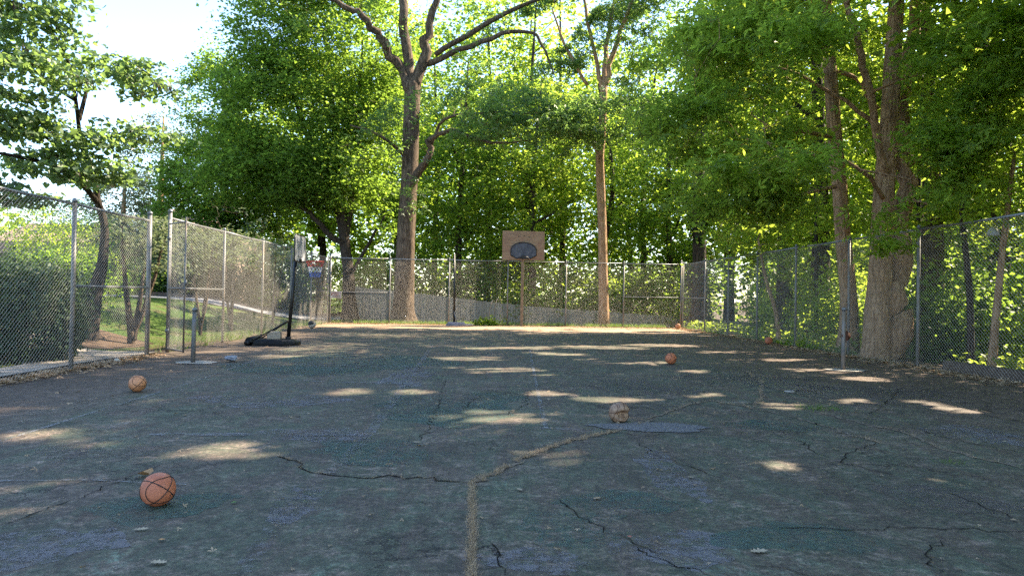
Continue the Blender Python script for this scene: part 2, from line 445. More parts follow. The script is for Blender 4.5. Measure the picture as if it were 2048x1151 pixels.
# ground
mt, nt, b = mat('ground_soil'); p = geo_pos(nt)
f = noise(nt, 1.3, 6, .65, p); f2 = noise(nt, 14, 4, .7, p)
sx = N(nt, 'SeparateXYZ'); nt.links.new(p, sx.inputs[0])
litter = ramp(nt, f2, [(.3, (.050, .038, .025)), (.55, (.12, .085, .055)), (.75, (.22, .165, .11))])
turf = ramp(nt, f2, [(.3, (.035, .062, .016)), (.7, (.085, .130, .035))])
isleft = N(nt, 'MapRange'); nt.links.new(sx.outputs[0], isleft.inputs[0]); isleft.inputs[1].default_value = -7.6; isleft.inputs[2].default_value = -8.4
patchy = ramp(nt, f, [(.40, .25), (.52, 1.)])
mm = N(nt, 'Math', operation='MULTIPLY'); nt.links.new(isleft.outputs[0], mm.inputs[0]); nt.links.new(patchy, mm.inputs[1])
nt.links.new(mix(nt, mm.outputs[0], litter, turf), b.inputs['Base Color']); b.inputs['Roughness'].default_value = .95
b.inputs['Specular IOR Level'].default_value = .1
bump(nt, b, f2, .8, .03)
gxs = grid_axis(-400, 400, -26, 34, .6, 2); gys = grid_axis(-300, 600, -8, 56, .6, 2)
struct(sheet('ground', gxs, gys, ground_h, mt))

# court
mt, nt, b = mat('court_surface'); p = geo_pos(nt)
sx = N(nt, 'SeparateXYZ'); nt.links.new(p, sx.inputs[0])
big = noise(nt, .35, 10, .78, p); med = noise(nt, 1.6, 10, .8, p); fine = noise(nt, 22, 5, .75, p); grit = noise(nt, 160, 2, .6, p)
streak = noise(nt, 1.2, 6, .75, mapping(nt, p, (2.2, .6, 1), (0, 0, .5)), .8)
asph = ramp(nt, fine, [(.28, (.026, .025, .024)), (.52, (.060, .056, .052)), (.74, (.125, .116, .106))])
brown = ramp(nt, fine, [(.3, (.030, .025, .023)), (.55, (.074, .063, .057)), (.75, (.145, .125, .112))])
green = ramp(nt, fine, [(.28, (.023, .035, .028)), (.52, (.048, .072, .056)), (.76, (.105, .140, .110))])
# painted area: fades to bare asphalt near the fences
def rng_node(out, a, bb, c=0., d=1.):
    n = N(nt, 'MapRange'); nt.links.new(out, n.inputs[0])
    for i, v in enumerate((a, bb, c, d)): n.inputs[i+1].default_value = v
    return n.outputs[0]
def mul(a, bb, op='MULTIPLY'):
    n = N(nt, 'Math', operation=op)
    for s, v in ((n.inputs[0], a), (n.inputs[1], bb)):
        if np.isscalar(v): s.default_value = v
        else: nt.links.new(v, s)
    return n.outputs[0]
edge = mul(mul(rng_node(sx.outputs[0], 7.0, 4.6), rng_node(sx.outputs[0], -5.2, -4.3)), rng_node(sx.outputs[1], 26.5, 24.5))
wear = ramp(nt, med, [(.38, 0.05), (.54, .9), (.7, 1.)])
wear2 = ramp(nt, streak, [(.40, .05), (.54, 1.)])
painted = mul(mul(edge, wear), wear2)
sidemix = mul(rng_node(sx.outputs[0], 2.0, 6.5), .9)
base = mix(nt, sidemix, asph, brown)
col = mix(nt, painted, base, green)
scuff = mul(ramp(nt, noise(nt, 2.6, 7, .8, mapping(nt, p, (1.0, 1.6, 1), (0, 0, -.3)), 1.2), [(.52, 0.), (.64, .9)]), ramp(nt, fine, [(.40, 0.), (.56, 1.)]))
col = mix(nt, scuff, col, (.170, .158, .156))
teal = mul(mul(ramp(nt, noise(nt, .9, 12, .86, p, .8), [(.57, 0.), (.64, .7)]), edge), ramp(nt, fine, [(.35, 0.), (.55, 1.)]))
col = mix(nt, teal, col, (.085, .165, .145))
blotch = ramp(nt, big, [(.40, .45), (.58, 0.)])
col = mix(nt, blotch, col, (.020, .022, .022))
dust_sunlit = mul(rng_node(sx.outputs[1], 25.0, 28.0), .92)  # back dust, its pale tone raised to brighten the sunlit strip
dust2 = mul(mul(ramp(nt, noise(nt, 1.0, 6, .7, p), [(.5, 0.), (.7, 1.)]), rng_node(sx.outputs[1], 8, 20)), .4)
col = mix(nt, mul(dust_sunlit, dust2, 'MAXIMUM'), col, ramp(nt, fine, [(.3, (.16, .132, .102)), (.7, (.30, .25, .195))]))
grimeL = mul(mul(rng_node(sx.outputs[0], -4.6, -6.6), rng_node(sx.outputs[1], 20, 8, 0.4, 1.)), .6)
col = mix(nt, grimeL, col, (.040, .037, .033))
specks = ramp(nt, N(nt, 'TexVoronoi', Scale=26.).outputs['Distance'], [(.06, 1.), (.10, 0.)])
vn = [n for n in nt.nodes if n.bl_idname == 'ShaderNodeTexVoronoi'][0]; nt.links.new(p, vn.inputs['Vector'])
col = mix(nt, mul(specks, ramp(nt, noise(nt, 5, 3, .6, p), [(.55, 0.), (.65, .8)])), col, (.26, .23, .18))
# hairline cracks
wv = N(nt, 'VectorMath', operation='ADD'); nt.links.new(p, wv.inputs[0])
nz = N(nt, 'TexNoise', Scale=1.3, Detail=6.0, Roughness=.7); nt.links.new(p, nz.inputs['Vector'])
sc_ = N(nt, 'VectorMath', operation='SCALE'); sc_.inputs['Scale'].default_value = 1.5
nt.links.new(nz.outputs['Color'], sc_.inputs[0]); nt.links.new(sc_.outputs[0], wv.inputs[1])
vo = N(nt, 'TexVoronoi', feature='DISTANCE_TO_EDGE', Scale=.42); nt.links.new(wv.outputs[0], vo.inputs['Vector'])
hair = mul(ramp(nt, vo.outputs['Distance'], [(.0035, 1.), (.009, 0.)]), ramp(nt, noise(nt, .5, 3, .6, p), [(.46, 0.), (.56, 1.)]))
vo2 = N(nt, 'TexVoronoi', feature='DISTANCE_TO_EDGE', Scale=1.5); nt.links.new(wv.outputs[0], vo2.inputs['Vector'])
hair2 = mul(mul(ramp(nt, vo2.outputs['Distance'], [(.008, 1.), (.02, 0.)]), ramp(nt, noise(nt, .45, 4, .6, p), [(.54, 0.), (.60, .8)])), 1.)
hr = mul(hair, hair2, 'MAXIMUM')
col = mix(nt, hr, col, (.010, .009, .009))
midv = noise(nt, 5.5, 12, .88, p, .5); grain = noise(nt, 75, 4, .8, p)
col = mix(nt, 1.0, col, ramp(nt, grain, [(.30, (.66, .66, .66)), (.50, (1.0, 1.0, 1.0)), (.66, (1.6, 1.58, 1.55))]), 'MULTIPLY')
col = mix(nt, 1.0, col, ramp(nt, midv, [(.30, (.62, .52, .44)), (.50, (1.58, 1.24, .97)), (.66, (2.75, 2.2, 1.80))]), 'MULTIPLY')
nt.links.new(col, b.inputs['Base Color'])
nt.links.new(ramp(nt, med, [(.3, .68), (.7, .88)]), b.inputs['Roughness']); b.inputs['Specular IOR Level'].default_value = .35
hgt = mul(mul(mul(fine, .5), grit, 'ADD'), mul(hr, -2.0), 'ADD')
bump(nt, b, hgt, .55, .006)
def court_h(x, y):
    return 0.012*(vnoise(x*.5, y*.5)-.5)*0
court = struct(sheet('court_surface', np.linspace(XL-.15, XR+.1, 34), np.linspace(-9, YB+.25, 60), lambda X, Y: X*0, mt))

# draped strips and patches
def drape(name, outline, hf, lift, mt, step=.4):
    import bmesh
    bm = bmesh.new(); vs = [bm.verts.new((q[0], q[1], 0)) for q in outline]; bm.faces.new(vs)
    o = np.array(outline)
    for ax in (0, 1):
        for v in np.arange(o[:, ax].min()+step, o[:, ax].max(), step):
            co = [0, 0, 0]; no = [0, 0, 0]; co[ax] = v; no[ax] = 1
            bmesh.ops.bisect_plane(bm, geom=bm.verts[:]+bm.edges[:]+bm.faces[:], plane_co=co, plane_no=no)
    for v in bm.verts: v.co.z = float(hf(v.co.x, v.co.y))+lift
    me = bpy.data.meshes.new(name); bm.to_mesh(me); bm.free(); me.materials.append(mt)
    ob = bpy.data.objects.new(name, me); C.objects.link(ob); return ob
def ribbon(pts, width):
    pts = np.array(pts, float); L, R = [], []
    w = np.broadcast_to(width, len(pts))
    for i in range(len(pts)):
        t = pts[min(i+1, len(pts)-1)]-pts[max(i-1, 0)]; t = t/np.linalg.norm(t); n = np.array([-t[1], t[0]])
        L.append(pts[i]+n*w[i]/2); R.append(pts[i]-n*w[i]/2)
    return L, R
M_ROAD = simple('driveway_asphalt', (.20, .20, .21), .85, 0, .2, 3, .3, .3)
rp, _ = smooth_path([(-60, 22, 0), (-34, 23.5, 0), (-20, 25.5, 0), (-13.5, 28.8, 0), (-10.0, 34, 0), (-6.5, 41, 0), (-1, 52, 0)], [1]*7, 8)
L_, R_ = ribbon([q[:2] for q in rp], 3.0)
def road_strip(name, A, B, lift, mt):
    bb = MB(); V = []
    for a, c in zip(A, B):
        for k in range(5):
            q = np.array(a)*(1-k/4)+np.array(c)*k/4; V.append((q[0], q[1], float(ground_h(q[0], q[1]))+lift))
    n = len(A); bb.add(V, [(i*5+k, i*5+k+1, (i+1)*5+k+1, (i+1)*5+k) for i in range(n-1) for k in range(4)])
    return bb.build(name, mt, None, True)
struct(road_strip('driveway', L_, R_, .05, M_ROAD))
# kerb on the far side of the driveway
kb = MB(); ext = [np.array(a)+(np.array(a)-np.array(c))/3*.16 for a, c in zip(L_, R_)]
for i in range(len(L_)-1):
    za = float(ground_h(*L_[i])); zb = float(ground_h(*L_[i+1]))
    P8 = [(*L_[i], za-.1), (*ext[i], za-.1), (*ext[i+1], zb-.1), (*L_[i+1], zb-.1), (*L_[i], za+.22), (*ext[i], za+.22), (*ext[i+1], zb+.22), (*L_[i+1], zb+.22)]
    kb.add(P8, [(4, 5, 6, 7), (0, 4, 7, 3), (1, 2, 6, 5)])
struct(kb.build('kerb', simple('kerb_stone', (.13, .10, .085), .9, 0, .3, 5, .2, .3)))
M_PATH = simple('path_concrete', (.30, .265, .225), .92, 0, .22, 5, .15, .4, (.17, .145, .115))
struct(drape('path', [(-7.28, 2), (-7.95, 2), (-8.0, 9), (-8.05, 12.5), (-9.2, 13.9), (-10.4, 14.6), (-10.1, 15.5), (-8.6, 15.3), (-7.06, 15.45), (-7.06, 14.7), (-7.28, 13.5)], lambda x, y: max(0.0, float(ground_h(x, y))), .03, M_PATH))
M_MULCH = simple('mulch', (.105, .072, .050), .95, 0, .5, 22, .1, .9)
def blob_outline(cx, cy, rx, ry, n=28, seed=0, amp=.18):
    r = np.random.default_rng(seed); ph = r.random(4)*6.28
    return [(cx+rx*(1+amp*math.sin(2*w+ph[0])+amp*.6*math.sin(5*w+ph[1])+amp*.4*math.sin(9*w+ph[2]))*math.cos(w),
             cy+ry*(1+amp*math.sin(3*w+ph[3])+amp*.5*math.sin(7*w+ph[0]))*math.sin(w)) for w in np.linspace(0, 2*math.pi, n, endpoint=False)]
struct(drape('mulch_bed', blob_outline(-10.2, 15.3+1.2, 2.2, 1.9, seed=4), ground_h, .022, M_MULCH))
struct(drape('mulch_bed', blob_outline(-9.3, 12.2, 1.15, 1.6, seed=5), ground_h, .026, M_MULCH))

# faded painted lines
def worn_mat(name, colr, thr, soft=.14, top=.85):
    mt, nt, b = mat(name); p = geo_pos(nt)
    f = noise(nt, 9, 7, .8, p); g = noise(nt, .9, 4, .6, p); h2 = noise(nt, 60, 3, .7, p)
    a = N(nt, 'Math', operation='MULTIPLY_ADD'); nt.links.new(g, a.inputs[0]); a.inputs[1].default_value = .6; nt.links.new(f, a.inputs[2])
    al = ramp(nt, a.outputs[0], [(thr, 0.), (thr+soft, top)])
    b2 = ramp(nt, h2, [(.3, tuple(x*.7 for x in colr)), (.7, colr)])
    nt.links.new(b2, b.inputs['Base Color']); b.inputs['Roughness'].default_value = .85
    nt.links.new(al, b.inputs['Alpha']); return mt
M_LINE = worn_mat('worn_line_paint', (.24, .222, .215), .75, .22)
M_LINE2 = worn_mat('thin_line_paint', (.26, .255, .25), .73, .2)
def line_mark(pxs, w, mt, lift=.004):
    pts = [gnd(*q)[:2] for q in pxs]; out = []
    for i in range(len(pts)-1):
        for k in range(6): out.append(pts[i]*(1-k/6)+pts[i+1]*k/6)
    out.append(pts[-1]); L, R = ribbon(out, w); n = len(L)
    bb = MB(); bb.add([(*a, lift) for a in L]+[(*a, lift) for a in R], [(n+i, n+i+1, i+1, i) for i in range(n-1)])
    return struct(bb.build('line_marking', mt))
line_mark([(866, 690), (815, 762), (735, 872)], .11, M_LINE)
line_mark([(300, 868), (520, 869), (738, 870)], .12, M_LINE, .0062)
line_mark([(738, 871), (560, 1040), (480, 1148)], .11, worn_mat('very_worn_paint', (.22, .205, .20), .80, .2), .0051)
line_mark([(385, 764), (200, 820), (0, 882)], .05, M_LINE2)
line_mark([(600, 688), (385, 764)], .05, M_LINE2, .0055)
line_mark([(360, 728), (600, 729), (870, 733)], .06, M_LINE2, .0058)
line_mark([(470, 752), (640, 763), (870, 768)], .05, M_LINE2, .0066)
line_mark([(1060, 700), (1075, 780), (1092, 856)], .05, M_LINE2)
line_mark([(1080, 857), (1200, 859)], .10, M_LINE, .0064)
line_mark([(0, 962), (180, 960), (420, 972)], .03, M_LINE2, .0072)

# worn spots where the paint has flaked to bare grey or an older green coat shows
M_FLAKE = worn_mat('flaked_grey', (.200, .182, .182), .745, .14, .72)
M_OLDG = worn_mat('old_green_coat', (.074, .126, .094), .71, .22, .65)
M_BARE = worn_mat('bare_brown', (.15, .120, .098), .76, .2, .6)
for i, (x, y, w, h, m_) in enumerate(((598, 1003, 120, 70, 0), (1345, 1095, 260, 70, 0), (1335, 945, 110, 90, 0), (640, 868, 260, 26, 0), (90, 1090, 260, 80, 0), (1950, 868, 200, 40, 0), (820, 752, 110, 40, 0), (1150, 1052, 260, 70, 1), (1240, 1002, 220, 44, 1),
        (1540, 851, 150, 22, 1), (900, 810, 330, 60, 1), (700, 725, 420, 40, 1), (760, 900, 300, 50, 1), (320, 1010, 260, 60, 1), (1600, 1075, 300, 60, 1), (1750, 790, 360, 40, 2), (1500, 760, 300, 36, 2), (1900, 1000, 260, 60, 2), (200, 900, 220, 40, 2), (1290, 775, 260, 30, 2), (540, 800, 260, 26, 0), (1060, 1120, 200, 50, 0))):
    g = gnd(x, y); rx = abs(gnd(x+w/2, y)[0]-gnd(x-w/2, y)[0])/2; ry_ = abs(gnd(x, y-h/2)[1]-gnd(x, y+h/2)[1])/2
    struct(drape('worn_spot', blob_outline(g[0], g[1], rx, ry_, 60, 40+i, .22), lambda a, c: 0.0, .0021+.00006*i, (M_FLAKE, M_OLDG, M_BARE)[m_], 2.0))
# grey patch of coarse asphalt
mt, nt, b = mat('patch_aggregate'); p = geo_pos(nt)
vo = N(nt, 'TexVoronoi', Scale=70.); nt.links.new(p, vo.inputs['Vector'])
c = ramp(nt, vo.outputs['Distance'], [(.10, (.31, .285, .275)), (.42, (.165, .150, .145)), (.70, (.03, .03, .03))])
c = mix(nt, ramp(nt, noise(nt, 2.5, 4, .6, p), [(.45, 0.), (.7, .5)]), c, (.09, .09, .095))
nt.links.new(c, b.inputs['Base Color']); b.inputs['Roughness'].default_value = .9; bump(nt, b, vo.outputs['Distance'], .7, -.01)
pc = gnd(1300, 854); 
struct(drape('asphalt_patch', [(x+.03*math.sin(x*61+y*37)+.02*math.sin(y*93), y+.02*math.sin(x*83)) for x, y in blob_outline(pc[0], pc[1], .56, .27, 120, 8, .16)], lambda x, y: 0.0, .007, mt))

# cracks: dark jagged strips, some full of dead grass
M_CRACK = simple('crack_dark', (.012, .010, .009), .95, 0, .4, 20, .1)
M_CRACKD = simple('crack_dirt', (.17, .135, .10), .95, 0, .4, 30, .1, .5)
tuft_P = []
def crack(pxs, w, grass=0, jag=.035, lift=.0045, dirt=False):
    pts = [gnd(*q)[:2] for q in pxs]; out = []
    for i in range(len(pts)-1):
        ln = np.linalg.norm(pts[i+1]-pts[i]); k = max(2, int(ln/.06))
        for j in range(k): out.append(pts[i]*(1-j/k)+pts[i+1]*j/k+rng.normal(size=2)*jag*(0 if j == 0 else 1)*.45)
    out.append(pts[-1]); n = len(out)
    ws = w*(.4+.9*rng.random(n)); ws[0] *= .3; ws[-1] *= .3
    L, R = ribbon(out, ws)
    bb = MB(); bb.add([(*a, lift) for a in L]+[(*a, lift) for a in R], [(n+i, n+i+1, i+1, i) for i in range(n-1)])
    struct(bb.build('crack', M_CRACKD if dirt else M_CRACK))
    if grass:
        tot = sum(np.linalg.norm(out[i+1]-out[i]) for i in range(n-1)); m_ = int(tot*grass)
        idx = rng.random(m_)*(n-1); i0 = idx.astype(int); fr = (idx-i0)[:, None]; O = np.array(out)
        q = O[i0]*(1-fr)+O[np.minimum(i0+1, n-1)]*fr+rng.normal(size=(m_, 2))*w*.28
        keep = vnoise(q[:, 0]*3+5, q[:, 1]*3) > (.2 if grass > 500 else .42)
        tuft_P.append(q[keep])
crack([(942, 1260), (943, 1150), (945, 1050), (943, 966)], .046, 1500, .012, dirt=True)
crack([(943, 966), (1010, 935), (1060, 911), (1112, 890), (1175, 873), (1235, 862)], .06, 1100, .05, .0052, dirt=True)
crack([(943, 966), (850, 957), (790, 952), (740, 956), (660, 950), (612, 941), (592, 921), (555, 912)], .022, 120, .05, .0058)
crack([(1410, 800), (1520, 818), (1600, 838), (1680, 862), (1760, 886)], .05, 300, .06, .0052, dirt=True)
crack([(1235, 862), (1300, 838), (1360, 815), (1410, 800)], .04, 200, .06, .0062, dirt=True)
crack([(1490, 742), (1525, 765), (1520, 800), (1500, 818)], .04, 160, .06, .0062, dirt=True)
crack([(1640, 825), (1720, 846), (1800, 862), (1900, 902), (2040, 935)], .045, 160, .06, .0052, dirt=True)
crack([(1525, 770), (1620, 795), (1690, 820)], .03, 60, .05, .0062, dirt=True)
for pts in ([(1280, 885), (1310, 910), (1370, 930), (1440, 955)], [(1120, 1000), (1180, 1045), (1260, 1080), (1330, 1110)], [(980, 1085), (1000, 1110), (1010, 1151)],
            [(1760, 886), (1700, 905), (1680, 925), (1790, 950)], [(1250, 1085), (1330, 1120), (1420, 1151)], [(1500, 1130), (1580, 1140), (1640, 1160)], [(1880, 1080), (1850, 1110), (1870, 1150)],
            [(1560, 1055), (1700, 1060), (1860, 1056), (2048, 1062)], [(1740, 830), (1790, 790), (1800, 775)], [(1840, 860), (1930, 885), (2048, 905)], [(890, 760), (880, 800), (860, 850), (840, 880)],
            [(1060, 780), (1050, 810), (1010, 830)], [(320, 930), (200, 980), (60, 1030), (0, 1050)], [(545, 870), (640, 872), (740, 866)], [(1900, 985), (1960, 1010), (2048, 1040)], [(1000, 780), (960, 790), (930, 815)],
            [(1150, 870), (1235, 866), (1290, 872), (1330, 868)], [(680, 735), (720, 722), (775, 720)], [(1600, 880), (1630, 905), (1660, 915)]):
    crack(pts, .009, 0, .05, .0056)
P2 = np.concatenate(tuft_P); P3 = np.column_stack([P2, np.full(len(P2), .004)])
o = leaf_mesh('dead_grass', P3, .036, 'blade', M_DRY, rng, None, frame=(lambda n: (lambda a: (np.column_stack([np.cos(a), np.sin(a), a*0]), (lambda v: v/np.linalg.norm(v, axis=1)[:, None])(np.column_stack([rng.normal(size=n)*.7, rng.normal(size=n)*.7, np.full(n, .55)])), np.column_stack([-np.sin(a), np.cos(a), a*0])))(rng.random(n)*6.28))(len(P3)))
stuff(o); o['label'] = 'dry straw grass filling the cracks of the court'; o['category'] = 'grass'

def blades(name, pts, z, size, mt, rnd, label, lean=.35, cat='grass'):
    n = len(pts); a = rnd.random(n)*6.28
    up = np.column_stack([rnd.normal(size=n)*lean, rnd.normal(size=n)*lean, np.ones(n)]); up /= np.linalg.norm(up, axis=1)[:, None]
    X = np.column_stack([np.cos(a), np.sin(a), a*0]); Y = np.cross(up, X)
    o = leaf_mesh(name, np.column_stack([pts, z]), size, 'blade', mt, rnd, None, frame=(X, up, Y))
    stuff(o); o['label'] = label; o['category'] = cat; return o
# lawn
n = 150000
q = np.column_stack([rng.uniform(-24, -7.75, n), rng.uniform(9, 37, n)])
dr = np.min(np.linalg.norm(q[:, None]-np.array([r_[:2] for r_ in rp])[None, ::2], axis=2), axis=1)
inpath = ((q[:, 0] > -8.15) & (q[:, 1] < 15.6)) | ((q[:, 0] > -10.5) & (q[:, 1] > 13.2) & (q[:, 1] < 15.6))
dens = vnoise(q[:, 0]*.7, q[:, 1]*.7)*.6+vnoise(q[:, 0]*2.3, q[:, 1]*2.3)*.4
bed = ((q[:, 0]+10.2)/2.2)**2+((q[:, 1]-16.5)/1.9)**2 < 1
keep = (dr > 1.75) & ~inpath & (dens > .34) & ~bed
q = q[keep]
blades('lawn_grass', q, ground_h(q[:, 0], q[:, 1])-.01, .10, M_GRASS, rng, 'mown green lawn on the bank outside the left fence', .6)
# grass and weeds along the fence feet
def strip_pts(n, x0, x1, y0, y1, thr, sc=1.5):
    q = np.column_stack([rng.uniform(x0, x1, n), rng.uniform(y0, y1, n)]); return q[vnoise(q[:, 0]*sc, q[:, 1]*sc) > thr]
q = np.concatenate([strip_pts(9000, -6.9, 9.5, YB-.1, YB+1.2, .35), strip_pts(3500, XR-.05, XR+.35, 17, YB, .45), strip_pts(2200, XL-.7, XL+.05, 15.6, YB, .4)])
blades('fence_foot_grass', q, np.maximum(ground_h(q[:, 0], q[:, 1]), -.01), .17, M_GRASS, rng, 'straggly grass growing along the feet of the court fence', .4)
q = np.concatenate([strip_pts(1500, -6.9, 9.5, YB-.35, YB+.7, .45), strip_pts(1200, XR-.3, XR+.3, 12, YB, .45)])
blades('fence_foot_straw', q, np.maximum(ground_h(q[:, 0], q[:, 1]), 0), .11, M_DRY, rng, 'dry straw along the feet of the back and right fences', .8)
g = gnd(1640, 818); q = g[None, :2]+rng.normal(size=(160, 2))*np.array([.13, .10])
blades('crack_weed', q, np.full(len(q), .003), .07, M_GRASS, rng, 'small green tuft growing from a crack on the right of the court', .7)
g = gnd(1900, 925); q = g[None, :2]+rng.normal(size=(50, 2))*np.array([.06, .05])
blades('crack_weed', q, np.full(len(q), .003), .05, M_GRASS, rng, 'tiny green tuft in the long crack near the right picture edge', .7)
# ground cover in the woods on the right
q = strip_pts(26000, 9.9, 22, 8, 40, .36, .6)
o = leaf_mesh('ground_cover', np.column_stack([q, ground_h(q[:, 0], q[:, 1])+.05+rng.random(len(q))*.35]), .13, 'rhomb', M_YEL, rng)
stuff(o); o['label'] = 'low leafy ground cover under the trees right of the fence'; o['category'] = 'ground cover'

# leaf litter
def litter(name, q, z, size, label, mt=M_DEAD):
    n = len(q); o = leaf_mesh(name, np.column_stack([q, z+.004+rng.random(n)*.012]), size, 'lobed', mt, rng, None, 1.0, .28)
    stuff(o); o['label'] = label; o['category'] = 'leaf litter'; return o
q1 = np.column_stack([rng.uniform(XL, XR, 2600), rng.uniform(2.5, YB, 2600)]); q1 = q1[rng.random(len(q1)) < .25+.75*(q1[:, 1] > 14)]
q1 = q1[:900]; q0 = np.column_stack([rng.uniform(XL, XR, 2600), 2.5+29*rng.random(2600)**1.3])
litter('leaf_litter', q0, np.full(len(q0), .004), .024, 'tiny dry flecks and seeds strewn over the whole court')
litter('leaf_litter', q1, np.full(len(q1), .006), .05, 'small dry brown leaves scattered over the whole court')
e1 = np.column_stack([XL+np.abs(rng.normal(size=2600))*.20-.18, rng.uniform(5, 14.8, 2600)])
e2 = np.column_stack([XR-np.abs(rng.normal(size=3600))*.30+.12, rng.uniform(8, YB, 3600)])
e3 = np.column_stack([rng.uniform(XL, XR, 1300), YB-np.abs(rng.normal(size=1300))*.30])
q2 = np.concatenate([e1, e2, e3])
litter('leaf_litter', q2, np.full(len(q2), .010), .09, 'brown leaves drifted against the feet of the court fences')

# ================================================================== FENCES
H_F = 3.02
def chain_mesh(W, H, p=.0375, r=.0018):
    nw = int(W/p); ns = int(H/p); V = []; F = []
    for i in range(nw):
        o0 = len(V)
        for k in range(ns+1):
            x = (i+((k+i) % 2))*p; z = k*p; yy = .0022*(1 if (k % 2) else -1)
            for j in range(3):
                w = 2*math.pi*j/3+.5; V.append((x-W/2, yy+r*1.2*math.sin(w), z+r*1.5*math.cos(w)) if False else (x-W/2+r*1.25*math.cos(w), yy+r*1.25*math.sin(w), z))
        F += [(o0+k*3+j, o0+k*3+(j+1) % 3, o0+(k+1)*3+(j+1) % 3, o0+(k+1)*3+j) for k in range(ns) for j in range(3)]
    me = bpy.data.meshes.new('chain_link'); me.from_pydata(V, [], F); me.update(); me.materials.append(M_WIRE); return me
LINK = chain_mesh(2.75, 2.98); LINKG = chain_mesh(.92, 2.72)
def fence(name, label, pts, mids=(), r=.032, H_F=H_F, terminals=()):
    """pts: ground points of the posts"""
    t = thing(name, label, 'fence', (*pts[0], 0))
    for i, q in enumerate(pts):
        rr = r*1.3 if i in terminals else r
        hh = H_F+(.10 if i in terminals else 0.0)
        MB().tube([(q[0], q[1], -.2), (q[0]+.004, q[1], 1.4), (q[0], q[1], hh)], rr, 10).build('post', M_RUSTPOST, t, True)
        MB().tube([(q[0], q[1], hh), (q[0], q[1], hh+.03), (q[0], q[1], hh+.06), (q[0], q[1], hh+.075)], [rr*1.2, rr*1.2, rr*.8, rr*.2], 10).build('post_cap', M_GALV, t, True)
    for i in range(len(pts)-1):
        a, c = np.array(pts[i]), np.array(pts[i+1]); L = np.linalg.norm(c-a); ang = math.atan2(c[1]-a[1], c[0]-a[0])
        MB().tube([(*a, H_F-.03), (*((a+c)/2), H_F-.045), (*c, H_F-.03)], .024, 8).build('top_rail', M_GALV, t, True)
        if i in mids: MB().tube([(*a, 1.43), (*c, 1.43)], .021, 8).build('brace_rail', M_GALV, t, True)
        o = bpy.data.objects.new('mesh_panel', LINK); C.objects.link(o); o.parent = t; stuff(o)
        n2 = np.array([-(c-a)[1], (c-a)[0]])/L*.034
        inw = np.array([1.29, 16])-(a+c)/2
        n2 = n2 if n2@inw > 0 else -n2
        mid = (a+c)/2+n2-np.array(pts[0])
        o.location = (mid[0], mid[1], .035); o.rotation_euler = (0, 0, ang); o.scale = (L/2.75, 1, (H_F-.05)/2.98)
        # wire ties at the posts
    return t
def wpt(X, Y): return (X, Y)
fence('chain_link_fence', 'near left stretch of chain link fence beside the rounded shrub, ending at the gate opening', [wpt(XL, 6.2), wpt(XL, 9.1), wpt(XL, 11.96), wpt(XL, 14.61)], (2,), .036, 2.86, terminals=(3,))
fence('chain_link_fence', 'far left chain link fence behind the portable hoop, from gate to corner', [wpt(XL, y) for y in (15.55, 18.8, 22.1, 25.4, 28.4, YB-.05)], (0, 4), .032, terminals=(0,))
bx = np.linspace(XL+.08, XR-.08, 7)
fence('chain_link_fence', 'back chain link fence behind the wooden backboard', [wpt(x, YB) for x in bx], (0, 5), .032, terminals=(0, 6))
ry = [YB-.06]+[atX(x, 620, XR)[1] for x in (1409, 1456, 1514, 1591, 1697, 1836)]
ry += [ry[-1]-3.1, ry[-1]-6.2]
fence('chain_link_fence', 'right chain link fence along the woods and the thick double trunk', [wpt(XR, y) for y in ry], (0,), .034)
# gate leaf, swung into the court
gp = np.array([XL+.02, 15.47]); gq = np.array([-6.28, 14.86])
t = thing('gate', 'narrow chain link gate leaf swung open beside the left net post', 'gate', (*gp, 0))
fr = .021
for a in (gp, gq): MB().tube([(*a, .06), (*a, 2.95)], fr, 8).build('frame_post', M_WOODP if False else M_RUSTPOST, t, True)
for z in (.09, 1.43, 2.85): MB().tube([(*gp, z), (*gq, z)], fr*.9, 8).build('frame_rail', M_RUSTPOST, t, True)
o = bpy.data.objects.new('mesh_panel', LINKG); C.objects.link(o); o.parent = t; stuff(o)
dv = gq-gp; o.location = (dv[0]/2, dv[1]/2, .10); o.rotation_euler = (0, 0, math.atan2(dv[1], dv[0])); o.scale = (np.linalg.norm(dv)/.92, 1, 1)
MB().tube([(*(gq+np.array([.03, -.02])), 1.50), (*(gq+np.array([.03, -.02])), 1.60)], .022, 8).build('latch', M_GALV, t, True)
for z in (.45, 2.5): MB().tube([(gp[0], gp[1], z), (gp[0], gp[1], z+.08)], .042, 8).build('hinge', M_GALV, t, True)

# sign on the corner
sg = at(672, 589, YB-.1)
t = thing('sign', 'small faded white sign with red lettering wired to the back left corner of the fence', 'sign', tuple(sg))
def panel(c, w, h, y_t, mt, name, parent, rz=0.0):
    return MB().box((c[0], c[1], c[2]), (w, y_t, h), rz).build(name, mt, parent)
panel(sg, .50, .31, .012, simple('faded_sign', (.52, .46, .41), .6, 0, .15, 8, .3, 0, (.36, .27, .22)), 'plate', t)
M_RED = simple('faded_red_print', (.26, .10, .075), .6, 0, .3, 40, .3); M_DKP = simple('dark_print', (.11, .09, .085), .6, 0, .3, 40, .3)
# the words are worn away in the photograph: only the rows of strokes remain
for row, (z, wd, x0, mt_, seed) in enumerate(((.085, .40, -.20, M_RED, 1), (.012, .25, -.10, M_RED, 2), (-.075, .36, -.16, M_DKP, 3), (.012, .10, .15, M_DKP, 4))):
    r = random.Random(seed); bb = MB(); x = x0
    while x < x0+wd:
        w = r.uniform(.022, .036); bb.box((sg[0]+x+w/2, sg[1]-.0085, sg[2]+z), (w*.72, .003, .048)); x += w
        if r.random() < .2: x += .02
    stuff(bb.build('lettering', mt_, t))
MB().box((sg[0]-.19, sg[1]-.0085, sg[2]+.01), (.06, .003, .07)).build('emblem', M_RED, t)

